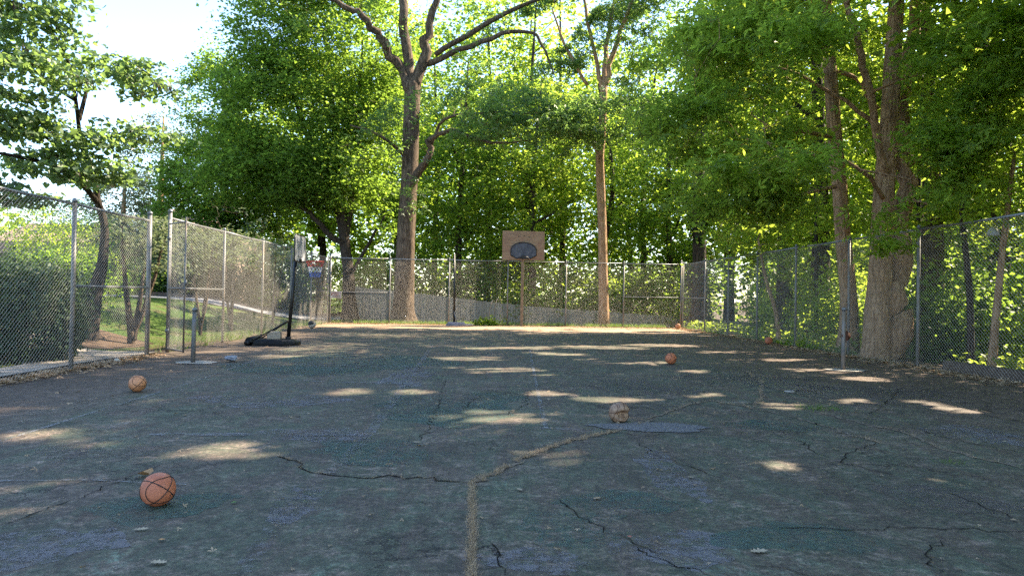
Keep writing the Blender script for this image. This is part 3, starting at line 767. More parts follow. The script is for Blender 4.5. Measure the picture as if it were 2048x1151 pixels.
# grey board fence behind
tops = [(690, 570), (760, 578), (880, 591), (960, 601), (1060, 612), (1200, 622), (1340, 632), (1450, 640), (1560, 648)]
TP = np.array([at(x, y, 38.2) for x, y in tops])
t = thing('board_fence', 'low grey wooden board fence beyond the back chain link fence', 'fence', (TP[0][0], 38.2, -.2))
mt, nt, b = mat('grey_boards'); p = geo_pos(nt)
f = noise(nt, 3, 5, .6, mapping(nt, p, (9, 9, .8))); oi = N(nt, 'ObjectInfo').outputs['Random']
c = mix(nt, oi, (.29, .245, .19), (.39, .335, .265)); c = mix(nt, ramp(nt, f, [(.4, 0.), (.7, .5)]), c, (.19, .16, .125))
nt.links.new(c, b.inputs['Base Color']); b.inputs['Roughness'].default_value = .9
bm_ = bpy.data.meshes.new('board'); bb = MB(); bb.box((0, 0, -.95), (.138, .022, 1.9)); bm_.from_pydata(bb.v, [], bb.f); bm_.materials.append(mt)
x = TP[0][0]; k = 0
while x < TP[-1][0]:
    o = bpy.data.objects.new('board', bm_); C.objects.link(o); o.parent = t
    o.location = (x-TP[0][0], random.uniform(-.006, .006), float(np.interp(x, TP[:, 0], TP[:, 2]))+.2+random.uniform(-.02, .02)); o.rotation_euler = (0, random.uniform(-.008, .008), 0)
    x += .147; k += 1
for dz in (-.3, -1.5):
    MB().tube([(q[0], 38.24, q[2]+dz) for q in TP], .045, 4).build('rail', mt, t)

# ================================================================== COURT FURNITURE
def net_post(base, h, label, winch):
    t = thing('net_post', label, 'post', (*base, 0))
    MB().tube([(*base, 0), (base[0]+.004, base[1], h*.5), (base[0]+.012, base[1], h-.05)], [.043, .041, .040], 14).build('pipe', M_RUSTPOST, t, True)
    MB().tube([(base[0]+.012, base[1], h-.06), (base[0]+.012, base[1], h-.02), (base[0]+.012, base[1], h), (base[0]+.012, base[1], h+.008)], [.050, .050, .044, .01], 14).build('cap', M_GALV, t, True)
    if winch:
        mw = simple('rusty_winch', (.085, .035, .022), .8, .2, .4, 20, .3, .3)
        MB().tube([(base[0]+.05, base[1]-.03, .70), (base[0]+.05, base[1]+.05, .70)], .085, 16).build('winch', mw, t, True)
        MB().box((base[0]+.05, base[1]-.035, .70), (.05, .02, .20)).build('winch_plate', mw, t)
    else:
        MB().ring((base[0]+.012, base[1], h+.03), .022, .006, (1, 0, 0), 14, 6).build('eyelet', M_GALV, t, True)
    pad = drape('footing', blob_outline(base[0]+.05, base[1], .42, .30, 22, int(h*100), .12), lambda x, y: 0.0, .012, M_CONC); attach(pad, t)
    return t
nl = gnd(386, 725)[:2]; nr = gnd(1686, 740)[:2]
net_post(nl, 1.05, 'grey steel net post on a concrete footing near the open gate', False)
net_post(nr, 1.27, 'grey steel net post with rusty winch in front of the double trunk', True)

# --- basketballs
def ball_mat(name, col, dark, rough=.62, bs=.5):
    mt, nt, b = mat(name); p = N(nt, 'TexCoord').outputs['Object']
    f = noise(nt, 14, 5, .7, p); vo = N(nt, 'TexVoronoi', Scale=230.); nt.links.new(p, vo.inputs['Vector'])
    c = ramp(nt, f, [(.3, dark), (.65, col)])
    sx = N(nt, 'NewGeometry'); 
    c = mix(nt, ramp(nt, noise(nt, 9, 6, .75, p), [(.52, 0.), (.75, .55)]), c, tuple(min(1, x*1.15+.09) for x in col))
    nt.links.new(c, b.inputs['Base Color']); b.inputs['Roughness'].default_value = rough
    bump(nt, b, vo.outputs['Distance'], bs, .002); return mt
M_B1 = ball_mat('ball_brick_orange', (.47, .150, .070), (.34, .095, .042))
M_B2 = ball_mat('ball_tan_orange', (.60, .26, .115), (.44, .18, .080))
M_B3 = ball_mat('ball_bleached', (.34, .215, .135), (.15, .075, .040))
M_B4 = ball_mat('ball_orange', (.52, .16, .065), (.38, .11, .040))
M_SEAM = simple('seam_black', (.014, .011, .010), .6, 0, .3, 20)
M_SEAMB = simple('seam_brown', (.10, .045, .024), .7, 0, .3, 20)
R_B = .121
def sphere_pts(nu=40, nv=24):
    V = [(0, 0, 1.0)]; F = []
    for i in range(1, nv):
        th = math.pi*i/nv
        for j in range(nu):
            w = 2*math.pi*j/nu; V.append((math.sin(th)*math.cos(w), math.sin(th)*math.sin(w), math.cos(th)))
    V.append((0, 0, -1.0)); n = len(V)-1
    for j in range(nu): F.append((0, 1+j, 1+(j+1) % nu)); F.append((n, 1+(nv-2)*nu+(j+1) % nu, 1+(nv-2)*nu+j))
    for i in range(nv-2):
        for j in range(nu): F.append((1+i*nu+j, 1+(i+1)*nu+j, 1+(i+1)*nu+(j+1) % nu, 1+i*nu+(j+1) % nu))
    return np.array(V), F
SV, SF = sphere_pts()
def seam_curves():
    cs = []
    w = np.linspace(0, 2*math.pi, 73)
    cs.append(np.column_stack([np.cos(w), np.sin(w), w*0])); cs.append(np.column_stack([np.cos(w), w*0, np.sin(w)]))
    for s in (-1, 1):      # the two side seams
        x = s*(.50+.20*np.cos(2*w)); yz = np.sqrt(np.maximum(0, 1-x*x)); cs.append(np.column_stack([x, yz*np.cos(w+math.pi/4), yz*np.sin(w+math.pi/4)]))
    return cs
def ball(name, label, loc, rot, mt, seam=M_SEAM, r=R_B, deform=None, text=None, panels=None):
    t = thing(name, label, 'basketball', loc); t.rotation_euler = rot
    df = deform or (lambda P: P)
    M = Matrix.LocRotScale(Vector(loc), t.rotation_euler, None)
    def put(o): o.parent = t; return o
    me = bpy.data.meshes.new('shell'); me.from_pydata((df(SV)*r).tolist(), [], SF); me.update()
    me.polygons.foreach_set('use_smooth', [True]*len(me.polygons)); me.materials.append(mt)
    sh = put(bpy.data.objects.new('shell', me)); C.objects.link(sh)
    if panels:
        me.materials.append(panels)
        for pl in me.polygons:
            c = pl.center
            if abs(c[0]) > r*.45: pl.material_index = 1
    bb = MB()
    for cv in seam_curves():
        P = df(cv)*r*1.0005; k = len(P)
        bb.tube(P, r*.031, 5, False)
    me2 = bpy.data.meshes.new('seam'); me2.from_pydata(bb.v, [], bb.f); me2.materials.append(seam)
    C.objects.link(put(bpy.data.objects.new('seam', me2)))
    if text:
        body, dirv, upv, size, tm = text
        cu = bpy.data.curves.new('lettering', 'FONT'); cu.body = body; cu.size = size; cu.align_x = 'CENTER'; cu.align_y = 'CENTER'; cu.resolution_u = 2
        tmp = bpy.data.objects.new('tmp', cu); C.objects.link(tmp)
        bpy.context.view_layer.update(); mm_ = bpy.data.meshes.new_from_object(tmp.evaluated_get(bpy.context.evaluated_depsgraph_get()))
        bpy.data.objects.remove(tmp)
        # wrap on the ball, directions in the ball's own frame
        inv = M.to_3x3().inverted(); nrm = (inv @ Vector(dirv)).normalized(); up_ = inv @ Vector(upv); up_ = (up_-nrm*up_.dot(nrm)).normalized(); rt = up_.cross(nrm)
        for v in mm_.vertices: v.co = ((nrm*r+rt*v.co.x+up_*v.co.y).normalized())*(r*1.006)
        mm_.materials.clear(); mm_.materials.append(tm); C.objects.link(put(bpy.data.objects.new('lettering', mm_)))
    return t
def onto(x, y, r=R_B):
    g = gnd(x, y); return (g[0], g[1]+r*.15, r)
ball('basketball', 'brick orange basketball in the near left foreground', onto(313, 1012, .106), (math.radians(48), math.radians(-6), math.radians(-34)), M_B1, r=.106)
lb = onto(273, 783)
ball('basketball', 'light orange basketball by the near left fence, next to the thin painted line', (lb[0], lb[1], .112), (math.radians(36), math.radians(-30), math.radians(-18)), M_B2, r=.112)
def dent(P):
    P = np.array(P, float); d = np.array([.50, -.80, -.18]); d /= np.linalg.norm(d)
    k = P@d; ax = P-d*k[:, None]; rr = np.linalg.norm(ax*np.array([.75, .75, 1.5]), axis=1)
    push = np.clip(1-rr/.75, 0, 1)**.8*(k > 0)
    P = P-d*(push*.95)[:, None]
    P[:, 2] = np.where(P[:, 2] < -.80, -.80+(P[:, 2]+.80)*.2, P[:, 2])
    P += .025*np.sin(P[:, [1, 2, 0]]*7+1); return P
g = gnd(1238, 842)
ball('deflated_basketball', 'dirty bleached basketball, caved in and flat, beside the grey patch', (g[0], g[1], .100), (0, 0, 0), M_B3, M_SEAMB, .118, dent)
ball('basketball', 'orange basketball alone in the middle right of the court', onto(1342, 728), (math.radians(70), math.radians(35), math.radians(5)), M_B4)
g = atX(1540, 684, XR-.32)
ball('basketball', 'reddish basketball against the foot of the right fence', (XR-.36, g[1], R_B), (.5, 1.1, .3), M_B1)
ball('basketball', 'dusty orange basketball in the far right corner of the court', (XR-.42, YB-.75, R_B+.01), (1.0, .3, .9), M_B2)
g = gnd(612, 657)
ball('basketball', 'black and white basketball by the far left fence behind the hoop', (g[0]+.1, g[1]+.5, R_B+.03), (.3, .9, 1.2), simple('ball_white', (.55, .50, .42), .6, 0, .1, 10), simple('seam_dark', (.02, .02, .02), .6), .15, None, None, simple('ball_black', (.016, .016, .016), .55, 0, .2, 10))

# --- stones
def stone(label, c, sx_, sy_, sz_, mt, seed, name='stone'):
    r = np.random.default_rng(seed); V, F = sphere_pts(12, 8); V = V*(1+.22*r.normal(size=(len(V), 1))*.6)
    d = r.normal(size=(7, 3)); d /= np.linalg.norm(d, axis=1)[:, None]
    for k in d: 
        e = V@k; V = V-k[None]*np.maximum(0, e-.62)[:, None]
    V = V*np.array([sx_, sy_, sz_])/2; V[:, 2] -= V[:, 2].min()
    bb = MB(); bb.add(V+np.array([c[0], c[1], 0.0]), F); return tag(bb.build(name, mt), label, 'stone')
stone('angular grey and white stone lying on the court near the left net post', gnd(459, 723), .30, .22, .14, simple('grey_stone', (.30, .31, .34), .8, 0, .5, 9, .3, .5, (.12, .12, .14)), 5)
g = gnd(230, 724); stone('small pale stone at the foot of the near left fence', (XL+.08, g[1]-.05), .15, .12, .08, simple('pale_stone', (.50, .45, .37), .85, 0, .2, 9), 9)
stone('short flat chip of stone on the right half of the court', gnd(1577, 784), .20, .09, .04, simple('chip_stone', (.26, .24, .22), .9, 0, .3, 9), 12)

# --- portable hoop on the left
hb = np.array([-5.30, 18.15])
t = thing('portable_basketball_hoop', 'black portable basketball hoop with red white and blue net, left side of the court', 'basketball hoop', (*hb, 0))
out = [(-.66, -.34), (-.60, -.40), (.30, -.40), (.52, -.26), (.62, -.10), (.62, .10), (.52, .26), (.30, .40), (-.60, .40), (-.66, .34)]
MB().prism([(hb[0]+x, hb[1]+y) for x, y in out], .005, .10, .0).build('base', M_BLACK, t, False, .02)
MB().prism([(hb[0]+x*.82, hb[1]+y*.80) for x, y in out], .0995, .155, .12).build('base_top', M_BLACK, t, False, .02)
MB().tube([(hb[0]-.56, hb[1]-.40, .115), (hb[0]-.56, hb[1]+.40, .115)], .108, 18).build('ballast_roll', M_BLACK, t, True)
for s in (-1, 1): MB().tube([(hb[0]-.60, hb[1]+s*.42, .075), (hb[0]-.60, hb[1]+s*.46, .075)], .072, 16).build('wheel', M_BLACKM, t, True)
pb = np.array([-4.99, 18.15, .12]); pt = np.array([-4.83, 18.15, 2.36])
MB().tube([pb, pb*.5+pt*.5, pt], [.052, .047, .043], 12).build('pole', M_BLACKM, t, True)
MB().tube([(pb[0], pb[1], .10), (pb[0]+.004, pb[1], .22)], .075, 12).build('pole_socket', M_BLACK, t, True)
for s in (-1, 1): MB().tube([(hb[0]-.45, hb[1]+s*.26, .16), (-4.95, 18.15+s*.03, .66)], .019, 8).build('brace', M_BLACKM, t, True)
bX = -4.73; zc = 2.53
bo = [(y, z) for y, z in ((-.53, -.30), (-.49, -.34), (.49, -.34), (.53, -.30), (.53, .26), (.45, .34), (-.45, .34), (-.53, .26))]
def plate_x(x0, x1, pts, k=1.0):
    b_ = MB(); n = len(pts)
    b_.add([(x0, hb[1]+y*k, zc+z*k) for y, z in pts]+[(x1, hb[1]+y*k, zc+z*k) for y, z in pts], [tuple(range(n-1, -1, -1)), tuple(range(n, 2*n))]+[(i, (i+1) % n, n+(i+1) % n, n+i) for i in range(n)])
    return b_
bk = plate_x(bX-.012, bX+.012, bo, .965).build('backboard', M_WHITE, t)
loop = [(bX, hb[1]+y, zc+z) for y, z in bo]
MB().tube(loop+[loop[0], loop[1]], .021, 6, False).build('frame', M_BLACKM, bk)
b_ = MB()
for (y0, z0, y1, z1) in ((-.22, .10, .22, .10), (-.22, -.22, .22, -.22), (-.22, -.22, -.22, .10), (.22, -.22, .22, .10), (-.40, .16, .40, .16)):
    b_.box((bX+.0145, hb[1]+(y0+y1)/2, zc+(z0+z1)/2), (.003, max(.022, abs(y1-y0)), max(.022, abs(z1-z0))))
b_.build('target_square', simple('grey_print', (.16, .17, .20), .6), bk)
for s in (-1, 1): MB().tube([(-4.84, hb[1]+s*.04, 2.30), (bX-.01, hb[1]+s*.10, zc-.10)], .018, 6).build('bracket', M_BLACKM, t, True)
rc = (bX+.40, hb[1], 2.20)
MB().ring(rc, .228, .010, (0, 0, 1), 36, 8).build('rim', M_BLACKM if False else simple('rim_red', (.34, .035, .025), .5, .2), t, True)
for s in (-1, 1): MB().tube([(bX, hb[1]+s*.06, 2.19), (bX+.19, hb[1]+s*.10, 2.195)], .010, 6).build('rim_arm', M_BLACKM, t, True)
MB().box((bX+.02, hb[1], 2.20), (.03, .16, .12)).build('rim_plate', M_BLACKM, t)
def net(parent, rc, mats, n=10, rows=6, L=.40, r=.0032, taper=.45):
    for band in range(3):
        b_ = MB()
        for k in range(band*2, band*2+2):
            for i in range(n):
                for s in (0, 1):
                    def pos(kk, ii):
                        f = kk/rows; R = .222*(1-taper*(f**.8)); w = 2*math.pi*ii/n
                        return (rc[0]+R*math.cos(w), rc[1]+R*math.sin(w), rc[2]-.01-L*f)
                    a = pos(k, i+.5*(k % 2)); c = pos(k+1, i+.5*(k % 2)+(.5 if s else -.5)); b_.tube([a, c], r, 4, False)
        b_.build('net', mats[band], parent)
net(t, rc, [simple('net_red', (.55, .04, .05), .8), simple('net_white', (.68, .68, .70), .8), simple('net_blue', (.05, .12, .45), .8)])
blk = thing('concrete_block', 'rough pale concrete block weighing down the black hoop base', 'block', (-5.33, 18.10, .157))
b_ = MB(); b_.box((-5.33, 18.10, .157+.10), (.34, .20, .20), .1); b_.build('block_body', simple('block_concrete', (.36, .30, .23), .95, 0, .3, 12, .1, .7), blk, False, .014)

# --- second hoop at the back: bare pole on a weathered base
g = np.array([-1.12, YB-1.0])
t = thing('portable_hoop_stand', 'bare black hoop pole on a weathered grey base by the back fence', 'hoop stand', (*g, 0))
M_GBASE = simple('weathered_plastic', (.26, .24, .26), .8, 0, .3, 8, .2, .3, (.12, .105, .10))
out2 = [(-.35, -.34), (.20, -.38), (.55, -.34), (.80, -.22), (.88, 0), (.80, .22), (.55, .34), (-.35, .34)]
MB().prism([(g[0]+x, g[1]+y) for x, y in out2], .004, .09, 0).build('base', M_GBASE, t, False, .02)
MB().prism([(g[0]+x*.9+.0, g[1]+y*.85) for x, y in out2[:3]+out2[6:]], .0895, .17, .10).build('base_top', M_GBASE, t, False, .02)
for s in (-1, 1): MB().tube([(g[0]+.74+.06*s, g[1]-.30+.05*s, .02), (g[0]+.74+.06*s, g[1]-.30+.05*s, .06)], .028, 8).build('drain_plug', M_BLACK, t, True)
MB().tube([(g[0], g[1], .12), (g[0]-.01, g[1], 1.6), (g[0]-.05, g[1], 3.22)], [.05, .046, .040], 10).build('pole', M_BLACKM, t, True)
MB().tube([(g[0], g[1]-.05, .62), (g[0]+.12, g[1]-.18, .15)], .017, 6).build('brace', M_GALV, t, True)
MB().tube([(g[0], g[1]-.0, .50), (g[0]+.002, g[1], .66)], .062, 10).build('collar', M_BLACK, t, True)

# --- wooden backboard
pc = at(1043, 648, YB-.35)
t = thing('basketball_goal', 'plywood basketball backboard with grey fan board on a wooden post at the back fence', 'basketball goal', (pc[0], YB-.35, 0))
wy = YB-.35
MB().box((pc[0], wy, 1.9), (.12, .11, 3.8)).build('post', M_WOODP, t, False, .008)
bc = at(1047, 491, wy-.12)
mt, nt, b = mat('weathered_plywood'); p = N(nt, 'TexCoord').outputs['Object']
f = noise(nt, 3, 6, .7, mapping(nt, p, (1.2, 1, 9)), .4); f2 = noise(nt, 2.4, 5, .7, p)
c = ramp(nt, f, [(.3, (.16, .095, .052)), (.55, (.27, .175, .105)), (.75, (.36, .25, .16))]); c = mix(nt, ramp(nt, f2, [(.5, 0.), (.72, .65)]), c, (.19, .08, .050))
nt.links.new(c, b.inputs['Base Color']); b.inputs['Roughness'].default_value = .85; bump(nt, b, f, .3, .005)
W_, H_ = 1.93, 1.33
bd = MB().box((bc[0], wy-.09, bc[2]), (W_, .035, H_)).build('plywood_board', mt, t, False, .004)
for dx in (-.22, .02, .24): MB().tube([(bc[0]+dx, wy-.111, bc[2]+.44-abs(dx)*.1), (bc[0]+dx, wy-.105, bc[2]+.44-abs(dx)*.1)], .028, 8).build('bolt_hole', M_BLACKM, bd, True)
for dz in (-.35, .35): MB().box((bc[0], wy-.069+.02, bc[2]+dz), (1.6, .04, .09)).build('batten', M_WOODP, t)
fw, fb, ft = .58, -.60, .14
fan = [(-fw, fb+.16), (-.34, fb+.02), (.34, fb+.02), (fw, fb+.16), (fw, fb+.40)]+[(fw*math.cos(a)*1.0, fb+.40+.34*math.sin(a)) for a in np.linspace(.15, math.pi-.15, 9)]+[(-fw, fb+.40)]
n = len(fan); yv0, yv1 = wy-.1085, wy-.135
b_ = MB(); b_.add([(bc[0]+x, yv0, bc[2]+z) for x, z in fan]+[(bc[0]+x, yv1, bc[2]+z) for x, z in fan], [tuple(range(n)), tuple(range(2*n-1, n-1, -1))]+[(i, n+i, n+(i+1) % n, (i+1) % n) for i in range(n)])
fo = b_.build('fan_backboard', M_GREYB, t)
lp = [(bc[0]+x, wy-.13, bc[2]+z) for x, z in fan]; MB().tube(lp+[lp[0], lp[1]], .026, 6, False).build('fan_frame', M_BLACKM, fo, True)
rz = bc[2]+fb+.06
MB().box((bc[0]-.01, wy-.16, rz+.03), (.16, .05, .16)).build('rim_mount', M_BLACKM, t)
MB().ring((bc[0]-.01, wy-.42, rz), .228, .010, (0, 0, 1), 36, 8).build('rim', M_BLACKM, t, True)
b_ = MB()
r = random.Random(4)
for k in range(9):
    w = r.uniform(0, 6.28); R = .22; p0 = np.array([bc[0]-.01+R*math.cos(w), wy-.42+R*math.sin(w), rz]); p1 = p0+np.array([r.uniform(-.08, .08), r.uniform(-.05, .05), -r.uniform(.1, .24)])
    b_.tube([p0, (p0+p1)/2+np.array([.02, 0, 0]), p1], .006, 4, False)
b_.build('torn_net', M_BLACKM, t)

# --- edging on the right
mt_t = simple('old_timber', (.085, .062, .048), .92, 0, .4, 6, .1, .6)
tb = tag(MB().box((XR+.27, 11.2, .10), (.20, 5.2, .22), .01).build('edging_timber', mt_t, None, False, .02), 'dark weathered timber edging along the outside of the near right fence', 'timber')
sl = tag(MB().box((XR+.78, 9.3, .11), (.72, 3.2, .10)).build('paving_slab', M_CONC, None, False, .015), 'grey concrete slab behind the timber edging at the right picture edge', 'slab')
# --- floodlight on the sapling
fl = at(1986, 462, 13.5)
t = thing('floodlight', 'small white floodlight bracketed to the thin trunk at the right picture edge', 'light', tuple(fl))
MB().tube([fl+np.array([0, 0, -.10]), fl+np.array([0, 0, -.04]), fl+np.array([0, 0, .05]), fl+np.array([0, 0, .09])], [.11, .12, .07, .03], 14).build('housing', M_WHITE, t, True)
MB().tube([fl+np.array([0, 0, .05]), fl+np.array([.30, .12, .02])], .014, 6).build('arm', M_GALV, t, True)

# fallen leaves that can be told apart
def big_leaf(label, px, size, shape, col, rz, curl=.12):
    g = gnd(*px); LV, LF = SHAPES[shape]; V = LV.copy()*size*.66
    V[:, 2] = V[:, 2]*.5+curl*(np.abs(LV[:, 0])**1.5+.4*(LV[:, 1]-.4)**2)*size+.012
    ca, sa = math.cos(rz), math.sin(rz)
    P = np.column_stack([g[0]+V[:, 0]*ca-V[:, 1]*sa, g[1]+V[:, 0]*sa+V[:, 1]*ca, V[:, 2]])
    bb = MB(); bb.add(P, LF); tag(bb.build('fallen_leaf', simple('leaf_tan', col, .8, 0, .3, 60, .2)), label, 'leaf')
TAN = (.32, .22, .13); PALE = (.36, .29, .20)
big_leaf('curled brown leaf just behind the near left basketball', (300, 953), .16, 'heart', (.33, .19, .09), 1.4, .6)
big_leaf('pale lobed oak leaf below the near left basketball, left of it', (266, 1062), .13, 'oak', PALE, -1.3)
big_leaf('small orange brown leaf below the near left basketball', (316, 1083), .06, 'rhomb', (.42, .23, .10), -1.2)
big_leaf('pale oak leaf flat on the court at the lower left picture edge', (335, 1128), .14, 'oak', PALE, 1.5, .15)
big_leaf('pale oak leaf right of the grass filled joint', (1045, 983), .10, 'oak', PALE, .6)
big_leaf('tan oak leaf lying further right of the grass filled joint', (1186, 1000), .11, 'oak', TAN, -1.0)
big_leaf('large pale oak leaf at the bottom right foreground', (1500, 1106), .17, 'oak', PALE, -1.4)
big_leaf('pale leaf near the bend of the long joint in mid court', (840, 886), .11, 'oak', PALE, 1.4, .15)
big_leaf('tan leaf in mid court above the left service line', (370, 832), .10, 'oak', TAN, .3)
big_leaf('small tan leaf left of the near left basketball', (62, 1030), .06, 'rhomb', TAN, 1.0)
big_leaf('reddish leaf on the court below the right of the joint', (1262, 1078), .06, 'rhomb', (.33, .13, .09), .3)
big_leaf('small green leaf on the court right of the near left basketball', (475, 1006), .07, 'rhomb', (.10, .17, .05), 2.2)
big_leaf('pale leaf on the right of the court below the long sunny patch', (1388, 957), .08, 'oak', PALE, .9)
big_leaf('pale leaf near the cracks at the right picture edge', (2005, 884), .10, 'oak', PALE, -1.2)
big_leaf('small tan leaf at the far right of the foreground', (2036, 1043), .07, 'rhomb', TAN, 1.3)

# ================================================================== HOUSE
hc = at(318, 470, 50); hx, hy = hc[0], 50.0; gz = float(ground_h(hx, hy))
mt, nt, b = mat('brick_wall'); p = geo_pos(nt)
bt = N(nt, 'TexBrick', Scale=4.5); nt.links.new(p, bt.inputs['Vector'])
bt.inputs['Color1'].default_value = (.30, .15, .105, 1); bt.inputs['Color2'].default_value = (.36, .20, .15, 1); bt.inputs['Mortar'].default_value = (.38, .33, .29, 1)
nt.links.new(bt.outputs[0], b.inputs['Base Color']); b.inputs['Roughness'].default_value = .9
t = thing('brick_house', 'brick house with white gable trim half hidden behind the left trees', 'house', (hx, hy, gz))
apz = at(345, 424, 50)[2]; ax_ = at(345, 424, 50)[0]; ev = apz-2.0
def gable(x0, x1, y0, y1, z0, ev, ap, mt):
    xm = (x0+x1)/2
    return MB().add([(x0, y0, z0), (x1, y0, z0), (x1, y1, z0), (x0, y1, z0), (x0, y0, ev), (x1, y0, ev), (x1, y1, ev), (x0, y1, ev), (xm, y0, ap), (xm, y1, ap)],
                    [(0, 1, 5, 8, 4), (3, 7, 9, 6, 2), (0, 4, 7, 3), (1, 2, 6, 5)])
gable(ax_-3, ax_+3, 50, 60, gz-1, ev, apz, 0).build('wall', mt, t)
M_ROOF = simple('shingle_roof', (.25, .17, .145), .9, 0, .3, 6, .2, .3)
for s in (-1, 1):
    b_ = MB(); b_.add([(ax_, 49.6, apz+.05), (ax_+s*3.5, 49.6, ev-.28), (ax_+s*3.5, 60, ev-.28), (ax_, 60, apz+.05), (ax_, 49.6, apz+.2), (ax_+s*3.5, 49.6, ev-.13), (ax_+s*3.5, 60, ev-.13), (ax_, 60, apz+.2)],
        [(0, 1, 2, 3), (4, 5, 6, 7), (0, 1, 5, 4), (1, 2, 6, 5), (2, 3, 7, 6)]); b_.build('roof', M_ROOF, t)
    b_ = MB(); b_.tube([(ax_, 49.55, apz+.02), (ax_+s*3.5, 49.55, ev-.3)], .14, 4); b_.build('trim', simple('white_trim', (.70, .70, .70), .5, 0, .05), t)
b_ = MB(); b_.add([(ax_-15, 53, ev-.1), (ax_-2, 53, ev-.1), (ax_-2, 58, apz-.3), (ax_-15, 58, apz-.3), (ax_-15, 53, gz-1), (ax_-2, 53, gz-1)], [(0, 1, 2, 3), (4, 5, 1, 0)]); 
b_.build('wing_roof', M_ROOF, t)
MB().box((ax_-8.5, 53.3, (ev+gz)/2-.6), (13, .4, ev-gz-.2)).build('wing_wall', mt, t)
wfr = MB().box((ax_-.1, 49.97, ev-.9), (1.2, .1, 1.4)).build('window', simple('window_trim', (.7, .7, .7), .5), t)
MB().box((ax_-.1, 49.93, ev-.9), (.95, .06, 1.15)).build('pane', simple('dark_glass', (.02, .025, .03), .1), wfr)

# ================================================================== TREES
def P4(x, y, Y, r): 
    q = at(x, y, Y); return (q[0], q[1], q[2], r)
def BL(x, y, Y, r, w=1.0): return (at(x, y, Y), r, w)
# A: the big oak behind the back fence
Y = 33.8
bA = at(806, 650, Y); zA = float(ground_h(bA[0], Y))
tree('oak_tree', 'massive oak with thick forking trunk behind the back fence, left of the bare hoop pole', (bA[0], Y, zA),
     [(bA[0], Y, zA-.15, .86), (bA[0]+.02, Y, zA+.45, .60)]+[P4(808, 590, Y, .50), P4(813, 470, Y, .44), P4(819, 330, Y, .40), P4(825, 185, Y, .40), P4(826, 165, Y, .40)],
     [[P4(824, 190, Y, .26), P4(790, 125, Y, .23), P4(768, 85, Y-.3, .21), P4(735, 45, Y-.8, .17), P4(690, 12, Y-1.3, .13), P4(610, -20, Y-2, .06)],
      [P4(822, 185, Y, .28), P4(815, 100, Y+.3, .25), P4(806, 20, Y+.5, .22), P4(800, -120, Y+1, .15), P4(790, -300, Y+1, .05)],
      [P4(828, 180, Y, .30), P4(848, 110, Y-.2, .26), P4(862, 50, Y-.4, .20), P4(885, -60, Y-.5, .14), P4(900, -250, Y, .05)],
      [P4(850, 128, Y, .17), P4(900, 108, Y-.6, .14), P4(985, 76, Y-1.5, .12), P4(1055, 63, Y-2, .08), P4(1085, 90, Y-2.2, .06), P4(1108, 150, Y-2.3, .03)],
      [P4(870, 110, Y-.4, .13), P4(960, 55, Y-.5, .13), P4(1040, 12, Y-.5, .10), P4(1110, -8, Y-.5, .05)],
      [P4(814, 385, Y-.2, .20), P4(842, 338, Y-.7, .19), P4(862, 305, Y-1.0, .16), P4(861, 280, Y-1.2, .13), P4(905, 262, Y-1.6, .10), P4(980, 285, Y-2.3, .06), P4(1060, 280, Y-2.8, .03)],
      [P4(862, 290, Y-1.1, .09), P4(890, 240, Y-1.5, .07), P4(980, 225, Y-2.2, .05), P4(1130, 230, Y-2.6, .025)],
      [P4(820, 320, Y, .10), P4(760, 270, Y-1, .07), P4(700, 250, Y-1.5, .03)]],
     [BL(820, -110, Y, (7.5, 5, 3.0), .5), BL(650, 0, Y-1, (3.2, 3, 2.0), .8), BL(930, 20, Y-1.5, (2.2, 2, 1.2), .5), BL(1010, -40, Y-1, (4, 4, 1.6)), BL(1000, 228, Y-2.5, (4.2, 2, 1.25), 1.4), BL(1230, 235, Y-2.5, (3.4, 2, 1.2), 1.1),
      BL(1110, 270, Y-2.8, (3.0, 2, .9), .9), BL(800, 235, Y-2, (2.4, 2, .9), 1.4), BL(740, 300, Y-1.5, (1.8, 1.6, 1.1), .9), BL(860, 60, Y-1, (1.3, 1, .8), .4), BL(830, 395, Y-1.0, (.9, .7, .6), .3), BL(815, 275, Y-2.3, (1.6, .7, .8), 1.0), BL(770, 95, Y-1.6, (1.3, .8, .7), .6), BL(870, 190, Y-1.6, (1.3, .8, .5), .6), BL(985, 75, Y-2.2, (1.6, .8, .5), .7), BL(870, 20, Y-1.6, (1.4, .8, .7), .6), BL(350, -12, Y-4, (1.2, 1, .5), .35), BL(900, 170, Y+.8, (2.2, 1.2, 1.2), .9), BL(730, 130, Y+.6, (1.8, 1.2, 1.4), .9), BL(960, 130, Y+.8, (2.0, 1.2, 1.2), .8), BL(780, 20, Y-1.2, (1.4, 1, .8), .6), BL(1060, 150, Y+1, (1.6, 1.2, 1.2), .6)],
     46000, .24, 'lobed', M_OAK, M_BARK, 101, cr=.50)
